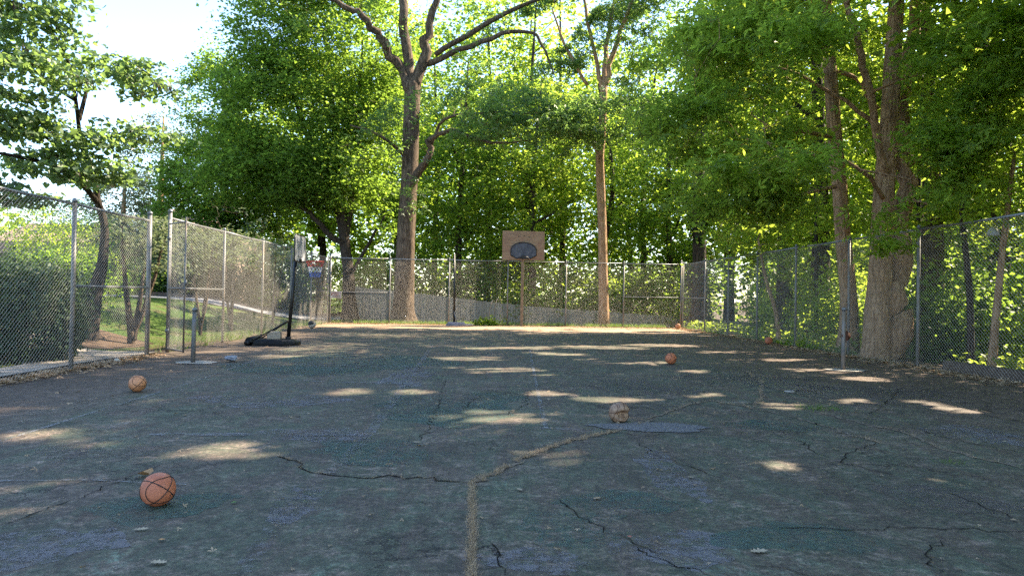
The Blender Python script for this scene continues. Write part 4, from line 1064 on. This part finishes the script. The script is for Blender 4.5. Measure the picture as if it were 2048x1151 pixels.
# B: slim tree right of the backboard
bB = at(1207, 650, Y); zB = float(ground_h(bB[0], Y))
tree('hardwood_tree', 'slim straight tree with sunlit reddish trunk behind the back fence, right of the backboard', (bB[0], Y, zB),
     [(bB[0], Y, zB-.15, .36), P4(1207, 600, Y, .25), P4(1205, 470, Y, .22), P4(1200, 330, Y, .21), P4(1203, 270, Y, .20), P4(1208, 170, Y, .18)],
     [[P4(1198, 310, Y, .14), P4(1185, 280, Y-.3, .10), P4(1168, 250, Y-.6, .06)],
      [P4(1208, 180, Y, .14), P4(1225, 110, Y, .13), P4(1252, 40, Y, .10), P4(1290, -60, Y, .05)],
      [P4(1207, 180, Y, .12), P4(1190, 110, Y+.3, .10), P4(1172, 20, Y+.5, .08), P4(1160, -100, Y+.5, .04)],
      [P4(1208, 175, Y, .15), P4(1215, 90, Y+.6, .12), P4(1228, 0, Y+1, .08), P4(1235, -160, Y+1, .04)],
      [P4(1175, 170, Y, .09), P4(1130, 90, Y, .07), P4(1105, 20, Y, .04)]],
     [BL(1230, -60, Y, (4, 3.5, 2.6), 1.3), BL(1120, 10, Y+.5, (2.0, 1.6, 1.2), .8), BL(1180, 90, Y+.5, (2.2, 2, 1.6), .5), BL(1300, 110, Y, (2.2, 2, 1.6), .7), BL(1130, 130, Y+1, (1.2, 1.2, 1.2), .4), BL(1215, 190, Y-.5, (1.6, 1.5, .8), .6)],
     22000, .22, 'lobed', M_OAK, M_BARK2, 102, cr=.45)
# C: dark maple
Yc = 37.0
bC = at(700, 642, Yc); zC = float(ground_h(bC[0], Yc))
tree('maple_tree', 'dense dark stemmed maple left of the massive oak, behind the fence corner', (bC[0], Yc, zC),
     [(bC[0], Yc, zC-.15, .50), P4(699, 600, Yc, .36), P4(696, 540, Yc, .30), P4(690, 485, Yc, .28), P4(683, 400, Yc, .20), P4(668, 250, Yc, .14), P4(650, 60, Yc, .08)],
     [[P4(690, 495, Yc, .18), P4(640, 445, Yc-.5, .15), P4(590, 405, Yc-1, .11), P4(520, 375, Yc-1.5, .05)],
      [P4(692, 480, Yc, .16), P4(703, 400, Yc, .13), P4(712, 260, Yc, .10), P4(725, 80, Yc, .05)],
      [P4(690, 490, Yc, .17), P4(660, 380, Yc+.4, .14), P4(600, 230, Yc+.8, .10), P4(560, 60, Yc+1, .05)],
      [P4(700, 560, Yc, .10), P4(740, 480, Yc-.4, .08), P4(770, 430, Yc-.8, .04)]],
     [BL(600, 250, Yc, (5.2, 4, 4.6), 1.6), BL(530, 345, Yc-1, (4.2, 3, 2.0)), BL(700, 130, Yc, (3.6, 3.5, 4.4)), BL(545, 70, Yc, (1.9, 3, 3.6), 1.3), BL(650, -60, Yc+1, (4.5, 4, 3)), BL(690, 350, Yc-1, (3.2, 2.5, 2.2)), BL(760, 450, Yc-.5, (1.4, 1.2, .8), .5)],
     100000, .19, 'rhomb', M_MAPLE, M_BARKD, 103, cr=.50, do_carve=False)
Yc = 41.0
bC = at(452, 600, Yc); zC = float(ground_h(bC[0], Yc))
tree('maple_tree', 'bushy green tree with a pointed top against the sky, left of the dark maple', (bC[0], Yc, zC),
     [(bC[0], Yc, zC-.1, .3), P4(452, 480, Yc, .24), P4(450, 300, Yc, .16), P4(445, 130, Yc, .06)],
     [[P4(451, 380, Yc, .10), P4(410, 300, Yc, .07), P4(390, 230, Yc, .03)], [P4(451, 340, Yc, .10), P4(490, 260, Yc, .07), P4(500, 180, Yc, .03)]],
     [BL(440, 200, Yc, (2.2, 2.2, 3.0), 1), BL(450, 350, Yc, (3.8, 3, 3.0), 1.5), BL(395, 160, Yc, (1.1, 1, .8), .3), BL(400, 440, Yc-1, (3.0, 2, 1.7)), BL(500, 450, Yc-1, (3, 2, 1.5)), BL(435, 115, Yc, (1, 1, 1.0), .4)],
     40000, .18, 'rhomb', M_MAPLE, M_BARKD, 104, cr=.45, do_carve=False)
# silvery trees further left
for i, (x, ytop, Yt, lab) in enumerate(((310, 215, 47, 'pale silvery green tree above the brick house'), (235, 330, 44, 'lower silvery tree left of the brick house gable'))):
    q = at(x, 580, Yt); z = float(ground_h(q[0], Yt)); zt = at(x, ytop, Yt)[2]
    tree('silver_tree', lab, (q[0], Yt, z), [(q[0], Yt, z-.1, .28), (q[0]+.2, Yt, z+(zt-z)*.45, .2), (q[0]+.3, Yt, zt-.6, .05)], [],
         [((q[0]+.2, Yt, z+(zt-z)*.68), (2.6, 2.6, (zt-z)*.33)), ((q[0]-1.6, Yt, z+(zt-z)*.55), (2.0, 2, (zt-z)*.2)), ((q[0]+1.9, Yt, z+(zt-z)*.55), (2.0, 2, (zt-z)*.2))],
         11000, .16, 'rhomb', M_SILV, M_BARK2, 110+i, cr=.42, do_carve=False)
# D: the double trunk on the right
D = np.array([10.12, 16.55]); zD = float(ground_h(*D))
def PD(x, y, dY, r): return P4(x, y, 16.55+dY, r*1.02)
tree('double_trunk_tree', 'very thick double trunked tree hard against the right fence', (*D, zD),
     [(*(D-np.array([.28, 0])), zD-.2, .43), PD(1752, 690, 0, .33), PD(1757, 600, 0, .29), PD(1763, 480, 0, .25), PD(1775, 300, .2, .22), PD(1786, 130, .4, .20), PD(1795, -60, .6, .17), PD(1800, -350, .8, .11), PD(1800, -800, 1, .05)],
     [[(*(D+np.array([.20, .02])), zD-.2, .46), PD(1789, 680, .02, .33), PD(1792, 600, .05, .30), PD(1795, 500, .1, .26), PD(1798, 400, .3, .22), PD(1806, 240, .7, .18), PD(1830, 60, 1.2, .15), PD(1860, -200, 1.8, .09)],
      [PD(1772, 350, 0, .10), PD(1745, 215, -.4, .09), PD(1722, 110, -.8, .085), PD(1705, 40, -1, .07), PD(1660, -80, -1.5, .05)],
      [PD(1800, 330, .5, .08), PD(1880, 290, -.2, .06), PD(1960, 240, -.9, .04), PD(2060, 200, -1.5, .02)],
      [PD(1780, 270, .3, .07), PD(1690, 205, .2, .05), PD(1600, 150, .2, .035), PD(1530, 130, .4, .02)],
      [PD(1768, 400, 0, .06), PD(1720, 340, -.9, .045), PD(1600, 300, -1.4, .03), PD(1480, 275, -1.6, .015)],
      [PD(1798, 420, .3, .05), PD(1830, 400, -.5, .04), PD(1880, 420, -.9, .02)]],
     [BL(1960, 240, 12.8, (1.0, .9, .8), 2.0), BL(1980, 100, 13.0, (1.4, 1.0, 1.0), 2.2), BL(1890, 310, 13.2, (.8, .8, .6), 1.7), BL(1905, 380, 13.0, (.8, .7, .45), 1.6), BL(1540, 330, 13.4, (1.2, .9, .5), 1.7), BL(1540, 70, 13.6, (1.4, 1.2, .7), 1.4),
      BL(1920, 120, 13.4, (.9, .7, .7), 1.3), BL(1850, -20, 13.8, (1.6, 1.2, .7), 1.2), BL(1480, 60, 14.5, (1.5, 1.2, .6), 1.2), BL(1760, 470, 13.5, (.75, .35, .40), 2.4), BL(1450, 200, 15, (1.3, 1.2, .45), 1.1), BL(1990, 360, 12.9, (.8, .7, .5), 1.6),
      BL(1800, -250, 15, (4.5, 4.5, 2.2), .35), BL(1750, -600, 15.5, (5.5, 5, 3.5), .3), BL(1900, -900, 17, (5.5, 5, 3.0), .3)],
     22000, .205, 'lobed', M_WOOD, M_BARK2, 120, cr=.30, up=.7, flare=False)
E_ = np.array([10.3, 18.6]); zE = float(ground_h(*E_))
def PE(x, y, dY, r): return P4(x, y, 18.6+dY, r)
tree('hardwood_tree', 'leaning slim trunk behind the right fence, just left of the double trunk', (*E_, zE),
     [(*E_, zE-.2, .30), PE(1696, 590, 0, .22), PE(1684, 450, 0, .20), PE(1674, 320, 0, .19), PE(1664, 190, 0, .18), PE(1654, 50, 0, .16), PE(1648, -150, 0, .12), PE(1640, -500, 0, .06)],
     [[PE(1656, 70, 0, .09), PE(1632, 20, -.3, .07), PE(1560, -60, -.8, .04)],
      [PE(1672, 275, 0, .08), PE(1600, 262, -.6, .06), PE(1520, 275, -1.2, .04), PE(1440, 280, -1.6, .02)],
      [PE(1664, 140, 0, .07), PE(1715, 160, .2, .06), PE(1745, 210, .4, .05), PE(1790, 230, .6, .02)],
      [PE(1680, 370, 0, .06), PE(1600, 390, -.8, .04), PE(1530, 400, -1.3, .02)]],
     [BL(1440, 250, 15.6, (1.7, 1.2, .7), 2.2), BL(1530, 395, 15.8, (1.0, .9, .55), 1.9), BL(1480, 400, 16.0, (1.4, .9, .55), 2.4), BL(1520, 100, 17, (1.9, 2, 1.2)), BL(1760, 130, 20.5, (2.0, 1.4, 1.4), .9), BL(1650, -150, 17, (4, 4, 2.2), .4), BL(1600, -450, 17, (4.5, 4.5, 3), .3), BL(1420, 120, 17, (2.2, 1.8, .9), .9)],
     19000, .215, 'lobed', M_YEL, M_BARK2, 121, cr=.36, up=.7)
# F: ivy clad dark tree
Yf = 37.5
bF = at(1398, 640, Yf); zF = float(ground_h(bF[0], Yf))
def ivy(rnd):
    n = 5500; tt = rnd.random(n); a = rnd.random(n)*6.28; z = zF+.3+tt*10.5; r_ = .36+.22*rnd.random(n)+.15*np.sin(z*2.1+a)
    return np.column_stack([bF[0]+r_*np.cos(a), Yf+r_*np.sin(a), z])
tree('ivy_tree', 'dark ivy covered trunk with an arm to the right, above the far right fence corner', (bF[0], Yf, zF),
     [(bF[0], Yf, zF-.1, .45), P4(1398, 480, Yf, .36), P4(1398, 330, Yf, .33), P4(1402, 180, Yf, .25), P4(1408, 20, Yf, .12)],
     [[P4(1400, 372, Yf, .22), P4(1430, 345, Yf-.3, .19), P4(1456, 312, Yf-.5, .15), P4(1476, 260, Yf-.6, .08)]],
     [BL(1400, 30, Yf, (2.5, 2.5, 2.5)), BL(1330, 130, Yf, (1.8, 1.8, 1.5)), BL(1470, 200, Yf, (1.5, 1.5, 1.5))], 9000, .17, 'rhomb', M_IVY, M_BARKD, 122, extra=ivy)

# redbud on the left: large heart shaped leaves
Yg = 16.5
bG = at(182, 618, Yg); zG = float(ground_h(bG[0], Yg))
rnd = np.random.default_rng(55)
t = thing('redbud_tree', 'leaning redbud with large heart shaped leaves and dark pods, outside the near left fence', 'tree', (bG[0], Yg, zG))
tk, tr = smooth_path([(bG[0]-.1, Yg, zG-.15), at(190, 590, Yg), at(205, 520, Yg), at(209, 455, Yg), at(196, 405, Yg-.2)], [.26, .17, .11, .085, .075])
MB().tube(tk, tr, 12, True, .05).build('trunk', M_BARKD, t, True)
nod = [np.array(q) for q in tk[8:]]
for L in ([(196, 405, -.2, .07), (165, 370, -.8, .055), (130, 342, -1.5, .045), (60, 318, -2.5, .04), (-40, 300, -3.2, .02)],
          [(200, 415, -.2, .065), (185, 350, -.4, .055), (163, 290, -.8, .05), (152, 205, -1.4, .04), (135, 120, -2, .03), (90, 40, -2.6, .015)],
          [(158, 240, -1.1, .05), (172, 185, -1.0, .04), (180, 140, -1, .03), (230, 110, -1.2, .02), (300, 150, -1.4, .012)],
          [(150, 200, -1.4, .04), (110, 175, -2.2, .03), (40, 120, -3, .02), (-20, 100, -3.5, .012)],
          [(170, 300, -.7, .04), (230, 270, -1, .03), (310, 255, -1.3, .015)],
          [(168, 370, -.8, .045), (110, 290, -1.8, .03), (30, 240, -2.6, .02), (-40, 220, -3, .01)]):
    lp, lr = smooth_path([at(x, y, Yg+d) for x, y, d, r_ in L], [r_ for *_, r_ in L]); MB().tube(lp, lr, 8, True).build('limb', M_BARK if False else M_BARKD, t, True); nod += [np.array(q) for q in lp]
reg = [BL(50, 50, 13.4, (1.15, .9, .55), 1.5), BL(50, 150, 13.2, (1.3, 1.0, .55), 1.7), BL(190, 130, 15, (1.4, .9, .40), .9), BL(290, 165, 15, (.65, .8, .45), .7), BL(90, 270, 14, (1.6, 1.1, .50), 1.6), BL(250, 270, 15, (1.1, .8, .35), .8), BL(110, 340, 14.5, (1.6, 1.0, .35), 1.0), BL(20, 390, 14, (.9, .8, .30), .6), BL(20, -30, 13, (1.5, 1.0, .5), .8), BL(200, 340, 15.5, (1.1, .8, .40), .8), BL(20, 220, 13.5, (.9, .8, .4), .8)]
w = np.array([b_[2] for b_ in reg]); w /= w.sum(); cen = np.concatenate([in_ellipsoid(int(400*wi)+2, b_[0], b_[1], rnd, .2) for b_, wi in zip(reg, w)])
tw = MB(); NP = np.array(nod); LP = []; pods = []
cen = cen[np.argsort(np.min(np.linalg.norm(cen[:, None]-NP[None], axis=2), axis=1))]
for c in cen:
    j = int(np.argmin(np.linalg.norm(NP-c, axis=1))); a = NP[j]; ln = np.linalg.norm(c-a); md = (a+c)/2+np.array([0, 0, .06*ln])+rnd.normal(size=3)*ln*.06
    tw.tube([a, md, c], [.006+.006*min(ln, 1), .007, .003], 4, False); NP = np.concatenate([NP, [md, c]])
    k = rnd.integers(17, 32); s = rnd.random(k)[:, None]; LP.append(md*(1-s)+c*s*1.0+rnd.normal(size=(k, 3))*np.array([.20, .20, .045]))
    if rnd.random() < .17: pods.append(md*.4+c*.6)
stuff(tw.build('twigs', M_BARKD, t, True))
LP = np.concatenate(LP); dist = np.linalg.norm(LP-CAM, axis=1); prx = np.abs((LP-CAM)@c_r/((LP-CAM)@c_f)) < .75
order = np.argsort(dist+np.where(prx, 0, 100)); near, far = LP[order[:300]], LP[order[300:]]
X, A, Nn = orient(len(LP), rnd, .75, .7); A[:, 2] -= .35; A /= np.linalg.norm(A, axis=1)[:, None]; X = np.cross(A, Nn); X /= np.linalg.norm(X, axis=1)[:, None]; Nn = np.cross(X, A)
hv, hf = SHAPES['heart']; LM = []
for k in range(4):
    me = bpy.data.meshes.new('leaf'); me.from_pydata((hv*np.array([1, 1, .6+.5*k])).tolist(), [], hf); me.materials.append(M_REDBUD); me.update()
    a_ = me.attributes.new('tint', 'FLOAT', 'POINT'); a_.data.foreach_set('value', np.full(len(hv), .1+.27*k, np.float32)); LM.append(me)
for i, q in enumerate(near):
    o = bpy.data.objects.new('leaf', LM[i % 4]); C.objects.link(o); o.parent = t
    s = .098*(.65+.6*rnd.random()); Mx = Matrix.Identity(4); q2 = q-np.array([bG[0], Yg, zG])
    for r_ in range(3): Mx[r_][0] = X[i][r_]*s; Mx[r_][1] = A[i][r_]*s; Mx[r_][2] = Nn[i][r_]*s; Mx[r_][3] = q2[r_]
    o.matrix_local = Mx
stuff(leaf_mesh('crown', far, .098, 'heart', M_REDBUD, rnd, t, frame=(X[300:], A[300:], Nn[300:])))
pm = MB()
for q in pods:
    for k in range(9):
        a = q+rnd.normal(size=3)*np.array([.09, .09, .02]); c = a+np.array([rnd.normal()*.025, rnd.normal()*.025, -.10-.04*rnd.random()]); pm.tube([a, (a+c)/2, c], [.003, .009, .003], 4, False)
stuff(pm.build('seed_pods', simple('pod_brown', (.045, .028, .028), .8), t))

# small multi-stem tree on the lawn
def sapling(label, px, Yt, stems, h, blobs, nleaf, mt, seed, bm, r0=.05, group=None):
    q = at(px, 600, Yt); x = q[0]; z = float(ground_h(x, Yt)); 
    trunk = [(x, Yt, z-.1, r0*1.2), (x+.03, Yt, z+.25, r0), (x+stems[0][0]*.5, Yt, z+h*.5, r0*.7), (x+stems[0][0], Yt, z+h, r0*.3)]
    limbs = [[(x, Yt, z+.1, r0*.9), (x+dx*.35, Yt+dy*.35, z+h*.3, r0*.75), (x+dx, Yt+dy, z+h, r0*.25)] for dx, dy in stems[1:]]
    bl = [((x+a, Yt+b2, z+c), r_) for a, b2, c, r_ in blobs]
    return tree('small_tree', label, (x, Yt, z), trunk, limbs, bl, nleaf, .10, 'rhomb', mt, bm, seed, group, cr=.25, sides=7, do_carve=True)
sapling('small forked tree in a mulch ring on the lawn, seen through the near left fence', 262, 17.2, [(-.25, 0), (.75, .1), (.35, .2)], 2.6, [(0, 0, 2.6, (1.1, 1, .8)), (.6, .1, 2.1, (.9, .8, .5)), (-.6, .1, 2.2, (.7, .7, .5))], 2600, M_SILV, 201, M_BARK, .085)
sapling('thin multi stemmed small tree behind the open gate', 400, 21.0, [(-.3, 0), (.3, .1), (.5, .0)], 2.8, [(0, 0, 3.0, (1.3, 1, 1.0)), (-.7, .1, 2.4, (.8, .8, .6)), (.8, .1, 2.5, (.8, .8, .6))], 3200, M_SILV, 202, M_BARK, .05)
sapling('thin pale stemmed tree on the lawn behind the first tall post past the gate', 462, 23.5, [(.1, 0), (-.35, .1)], 3.3, [(0, 0, 3.4, (1.4, 1, 1.1)), (.8, 0, 2.8, (.9, .8, .6))], 3200, M_SILV, 203, M_BARK, .06)
sapling('thin small tree on the bank behind the portable hoop', 545, 28.5, [(.1, 0), (.4, .1)], 3.2, [(0, 0, 3.3, (1.5, 1, 1.0)), (.6, 0, 2.6, (.9, .8, .6))], 3000, M_SILV, 204, M_BARK, .05)
# saplings in the right woods
for i, (x, Yt, h, lab) in enumerate(((2000, 13.3, 4.5, 'thin leaning sapling trunk at the right picture edge behind the fence'), (1545, 22.8, 3.5, 'pale crooked sapling by the right fence behind the reddish ball'), (1632, 22, 6, 'dark thin sapling between two posts of the right fence'), (1935, 15.5, 6, 'dark thin trunk right of the double trunk'), (1840, 17.5, 6, 'dark slim trunk directly right of the double trunk'))):
    q = at(x, 640, Yt); z = float(ground_h(q[0], Yt)); lean = (.35, -.5, .05, -.2, 0)[i]
    tree('sapling', lab, (q[0], Yt, z), [(q[0]-lean*.5, Yt, z-.1, .085), (q[0]-lean*.2, Yt, z+h*.3, .07), (q[0]+lean*.4, Yt+.1, z+h*.6, .06), (q[0]+lean, Yt+.1, z+h, .03)], [],
         [((q[0]+lean, Yt+.1, z+h), (1.1, 1, .8)), ((q[0]+lean*.5+.4, Yt+.2, z+h*.7), (.9, .8, .5))], 1800, .11, 'lobed', M_WOOD, (M_BARK2, M_BARK2, M_BARKD, M_BARKD, M_BARKD)[i], 220+i, cr=.28, sides=7)

# woods on the right
WR = [(13.6, 9.0, 20), (16.0, 14.0, 21), (13.2, 19.5, 21), (12.4, 24.5, 20), (13.5, 29.5, 19), (17, 10, 22), (18, 16.5, 22), (17.5, 22.5, 22), (17, 28.5, 20), (20, 34, 18), 
      (12.8, 4.5, 20), (12.4, 7.0, 19), (17.5, 4, 23), (12.5, -1, 20), (24, 15, 13), (25, 22, 13), (25, 29, 13), (27, 36, 14), (22, 9, 22)]
for i, (x, y, h) in enumerate(sorted(WR)):
    r = np.random.default_rng(300+i); z = float(ground_h(x, y)); hid = x/y > .93 if y > 0 else True
    low = 2.6 if not hid else 5
    k = 4.0+r.random()*.8
    blobs = [((x+r.normal()*.5, y+r.normal()*.5, z+h*.72), (k, k, h*.26), 1.2), ((x+r.normal(), y+r.normal(), z+h*.48), (k*1.05, k*1.05, h*.2), 1.2), ((x-1.2, y-.8, z+h*.3), (k*.85, k*.85, h*.13), .9)]
    if not hid: blobs.append(((x-.8, y-1, z+low+1.2), (2.8, 2.6, 1.4), .6))
    tr_ = [(x, y, z-.2, .30+.012*h*r.random()), (x+r.normal()*.15, y, z+h*.25, .25), (x+r.normal()*.4, y+r.normal()*.3, z+h*.55, .18), (x+r.normal()*.5, y, z+h*.9, .05)]
    lim = []
    for j in range(4):
        a = r.random()*6.28; zz = z+h*(.28+.13*j); lim.append([(x, y, zz, .11), (x+1.5*math.cos(a), y+1.5*math.sin(a), zz+.8, .08), (x+3.2*math.cos(a), y+3.2*math.sin(a), zz+1.6, .03)])
    lm = (M_WOOD, M_YEL, M_MAPLE)[i % 3]
    big_ = .30 if hid else .235
    near_ = y < 24 and not hid
    grp = 'tall trees of the woods right of the court'
    tree('woodland_tree', unique('tall tree beyond right fence, '+(where(x, y) or 'crown hanging in from outside the picture')), (x, y, z), tr_, lim, blobs, 12500 if hid else 20000, big_, 'rhomb', lm, M_BARKD if i % 2 else M_BARK, 400+i, grp, cr=.60, sides=8, thin=2.0, tkeep=.28)
# woods at the back
WB = [(-1.5, 43, 18), (3.2, 41.5, 17), (7.5, 42.5, 18), (12, 42, 17), (17.5, 41, 19), (0.5, 50, 27), (6, 51, 28), (12, 49, 24), (18, 48, 24), (-6, 50, 24), (23, 44, 22), (25, 52, 26), (32, 46, 25), (-11, 47, 18), (4, 60, 32), (13, 59, 27), (-4, 59, 27), (22, 60, 28), (34, 58, 28), (3.2, 46, 25)]
for i, (x, y, h) in enumerate(sorted(WB, key=lambda q: q[0]+.65*q[1])):
    r = np.random.default_rng(500+i); z = float(ground_h(x, y)); k = 3.7+r.random()*.9; front = y < 45
    blobs = [((x+r.normal()*.5, y, z+h*.74), (k, k, h*.24), 1.1), ((x+r.normal(), y, z+h*.48), (k*1.1, k, h*.2), 1.2), ((x+r.normal(), y-.5, z+h*.24), (k*1.0, k*.9, h*.13), .9 if front else .6)]
    tr_ = [(x, y, z-.2, .26), (x+r.normal()*.15, y, z+h*.25, .22), (x+r.normal()*.4, y, z+h*.55, .15), (x+r.normal()*.5, y, z+h*.92, .04)]
    lim = []
    for j in range(3):
        a = r.random()*6.28; zz = z+h*(.25+.15*j); lim.append([(x, y, zz, .10), (x+1.4*math.cos(a), y+1.4*math.sin(a), zz+.9, .07), (x+2.8*math.cos(a), y+2.8*math.sin(a), zz+1.8, .02)])
    tree('woodland_tree', unique('tall tree beyond board fence, '+(where(x, y) or 'at the picture edge')), (x, y, z), tr_, lim, blobs, 25000 if front else 15000, .21 if front else .34, 'rhomb', (M_WOOD, M_MAPLE, M_WOOD, M_YEL, M_MAPLE)[i % 5], M_BARKD, 600+i, 'tall trees of the woods behind the court', cr=.62, sides=7, thin=1.6, tkeep=.42)

# far wood that closes the view below the crowns
rnd = np.random.default_rng(77); n = 150000
a = rnd.uniform(-.95, 1.1, n); R_ = rnd.uniform(66, 84, n); x = R_*np.sin(a); y = R_*np.cos(a)
hm = 8+17*S((x+29)/12)+6*(vnoise(x*.12, y*.12+3)-.5); z = -1.5+rnd.random(n)*hm; kk = vnoise(x*.35+z*.3, y*.3+z*.45+20) > .36; x, y, z = x[kk], y[kk], z[kk]
o = leaf_mesh('far_wood', np.column_stack([x, y, z]), .62, 'rhomb', M_WOOD, rnd); stuff(o); o['label'] = 'far mass of woodland closing the view behind all the trees'; o['category'] = 'woodland'
n = 26000; x = rnd.uniform(21, 34, n); y = rnd.uniform(6, 50, n); z = ground_h(x, y)+rnd.random(n)*6.5
o = leaf_mesh('far_wood', np.column_stack([x, y, z]), .40, 'rhomb', M_WOOD, rnd); stuff(o); o['label'] = 'deep undergrowth of the woods far right of the court'; o['category'] = 'woodland'
# ================================================================== SHRUBS
def gz_(x, y): return float(ground_h(x, y))
q = at(45, 610, 13.4); x, y = q[0], 13.4; z = gz_(x, y)
shrub('holly_bush', 'big rounded dark green bush outside the near left fence', (x, y, z), [((x, y, z+.85), (1.15, 1.0, .95)), ((x+.2, y-.1, z+.55), (.8, .9, .6)), ((x-.7, y+.1, z+1.0), (.9, .9, .85))], 20000, .078, 'rhomb', M_HOLLY, 700, None, 8, .80, 'bush', cr=.10)
for i, (px, py, Yt, rr, hh, lm, lab) in enumerate(((20, 540, 17.5, 1.7, 1.25, M_HOLLY, 'dark hedge bush behind the rounded bush at the left picture edge'), (120, 540, 19, 1.4, 1.5, M_MAPLE, 'green hedge bush behind the redbud trunk'), (60, 450, 24, 2.3, 3.2, M_YEL, 'sunlit yellow green bush above the hedge at the far left'),
        (215, 545, 30, 1.9, 1.9, M_MAPLE, 'green bush across the driveway right of the redbud trunk'), (130, 440, 30, 2.4, 4.0, M_WOOD, 'tall yellow green bush behind the redbud trunk'))):
    q = at(px, py, Yt); x, y = q[0], Yt; z = gz_(x, y)
    shrub('hedge_bush', lab, (x, y, z), [((x, y, z+hh*.5), (rr, rr*.8, hh*.5)), ((x+rr*.5, y, z+hh*.4), (rr*.7, rr*.7, hh*.4))], 6500, .085, 'rhomb', lm, 710+i, None, 6, .7, cr=.16)
# dark hedge along the far side of the driveway
for i, (px, Yt, rr, hh) in enumerate(((300, 33, 1.9, 2.6), (345, 34, 1.8, 3.0), (395, 35.2, 1.9, 2.6), (445, 36.5, 1.9, 3.2), (495, 38, 1.9, 3.0), (545, 40, 1.9, 3.4), (595, 42, 2.0, 3.2), (640, 44, 2.0, 3.4), (250, 32.5, 1.8, 2.2))):
    q = at(px, 560, Yt); x, y = q[0], Yt; z = gz_(x, y)
    shrub('hedge_shrub', unique('dark hedge shrub across driveway, '+(where(x, y) or '')), (x, y, z), [((x, y, z+hh*.5), (rr, rr*.7, hh*.5)), ((x-rr*.4, y-.3, z+hh*.35), (rr*.7, rr*.6, hh*.36))], 6000, .11, 'rhomb', (M_IVY, M_HOLLY, M_MAPLE)[(i*2) % 3], 730+i, 'hedge row across the driveway', 5, .6, cr=.20)
# understory behind the grey board fence and in the woods
US = [(-6.5, 40.5, 3.4), (-3.2, 40.2, 3.0), (-.5, 39.8, 3.4), (2.0, 39.6, 3.0), (4.6, 39.8, 3.2), (7.0, 39.6, 3.4), (9.4, 40, 3.6), (12.0, 39, 3.6), (15.5, 33, 2.4), (13.8, 26.5, 2.2), (12.0, 22, 2.6), (12.6, 17.5, 2.4), (12.4, 12.6, 2.4), (14.5, 24, 3.2), (15.2, 19, 3.4), (15.5, 14.5, 3.6), (14.5, 30, 3.4), (15.5, 35, 3.8), (15, 10.5, 3.2), (19, 20, 4.2), (19.5, 26, 4.4), (18.5, 31, 4.2), (20, 38, 4.8)]
for i, (x, y, hh) in enumerate(US):
    r = np.random.default_rng(800+i); z = gz_(x, y); rr = 1.5+.4*r.random()+(.4 if x > 14 else 0)
    back = y > 38.5
    shrub('understory_shrub', unique(('shrub behind board fence, ' if back else 'undergrowth shrub beyond right fence, ')+(where(x, y) or 'at the picture edge')), (x, y, z), [((x, y, z+hh*.58), (rr, rr*.8, hh*.45)), ((x+r.normal()*.8, y-.3, z+hh*.4), (rr*.7, rr*.6, hh*.35))], 4200, .15, 'rhomb', (M_YEL, M_WOOD, M_MAPLE)[i % 3], 830+i,
          'shrubs behind the grey fence' if back else 'undergrowth right of the court', 6, .35, cr=.26, do_carve=(25 < y < 37))
# weed clump with seed heads at the back fence
q = np.array([.35, YB-.25]); t = thing('weed_clump', 'bright green weed clump with two pale seed heads at the back fence', 'weed', (*q, 0))
n = 420; PP = np.column_stack([q[0]+rng.normal(size=n)*.30, q[1]+rng.normal(size=n)*.14, np.abs(rng.normal(size=n))*.15+.02]); leaf_mesh('foliage', PP, .13, 'rhomb', M_YEL, rng, t, .6, .9)
for dx, h in ((.08, 1.15), (.30, 1.22)):
    MB().tube([(q[0]+dx, q[1], 0), (q[0]+dx+.03, q[1], h*.6), (q[0]+dx+.12, q[1], h-.1)], .006, 5).build('stalk', M_DRY, t)
    MB().tube([(q[0]+dx+.10, q[1], h-.2), (q[0]+dx+.14, q[1], h-.05), (q[0]+dx+.20, q[1], h+.06)], [.01, .028, .006], 6).build('seed_head', simple('seed_pale', (.42, .36, .27), .9), t)
n = 260
for i, (px, hh) in enumerate(((1585, .8), (1620, .55))):
    g = atX(px, 680, XR+.12); x, y = XR+.2, g[1]; t = thing('weed_clump', ('bright grassy weed clump behind the reddish ball at the right fence', 'low weed clump at the right fence before the slim leaning trunk')[i], 'weed', (x, y, 0))
    PP = np.column_stack([x+rng.normal(size=n)*.18, y+rng.normal(size=n)*.35, np.abs(rng.normal(size=n))*.16]); leaf_mesh('foliage', PP, .12, 'rhomb', M_YEL, rng, t, .6, .9)
    for k in range(6):
        dx, dy = rng.normal()*.12, rng.normal()*.3; MB().tube([(x+dx, y+dy, 0), (x+dx*1.3, y+dy*1.1, hh*.6), (x+dx*1.9, y+dy*1.2, hh*(.8+.3*rng.random()))], [.005, .004, .002], 4).build('stalk', M_DRY, t)
print('LEAVES', sum(n for _, n in TREES), 'TRIS', sum(len(m_.loops)-2*len(m_.polygons) for m_ in bpy.data.meshes if m_.users))
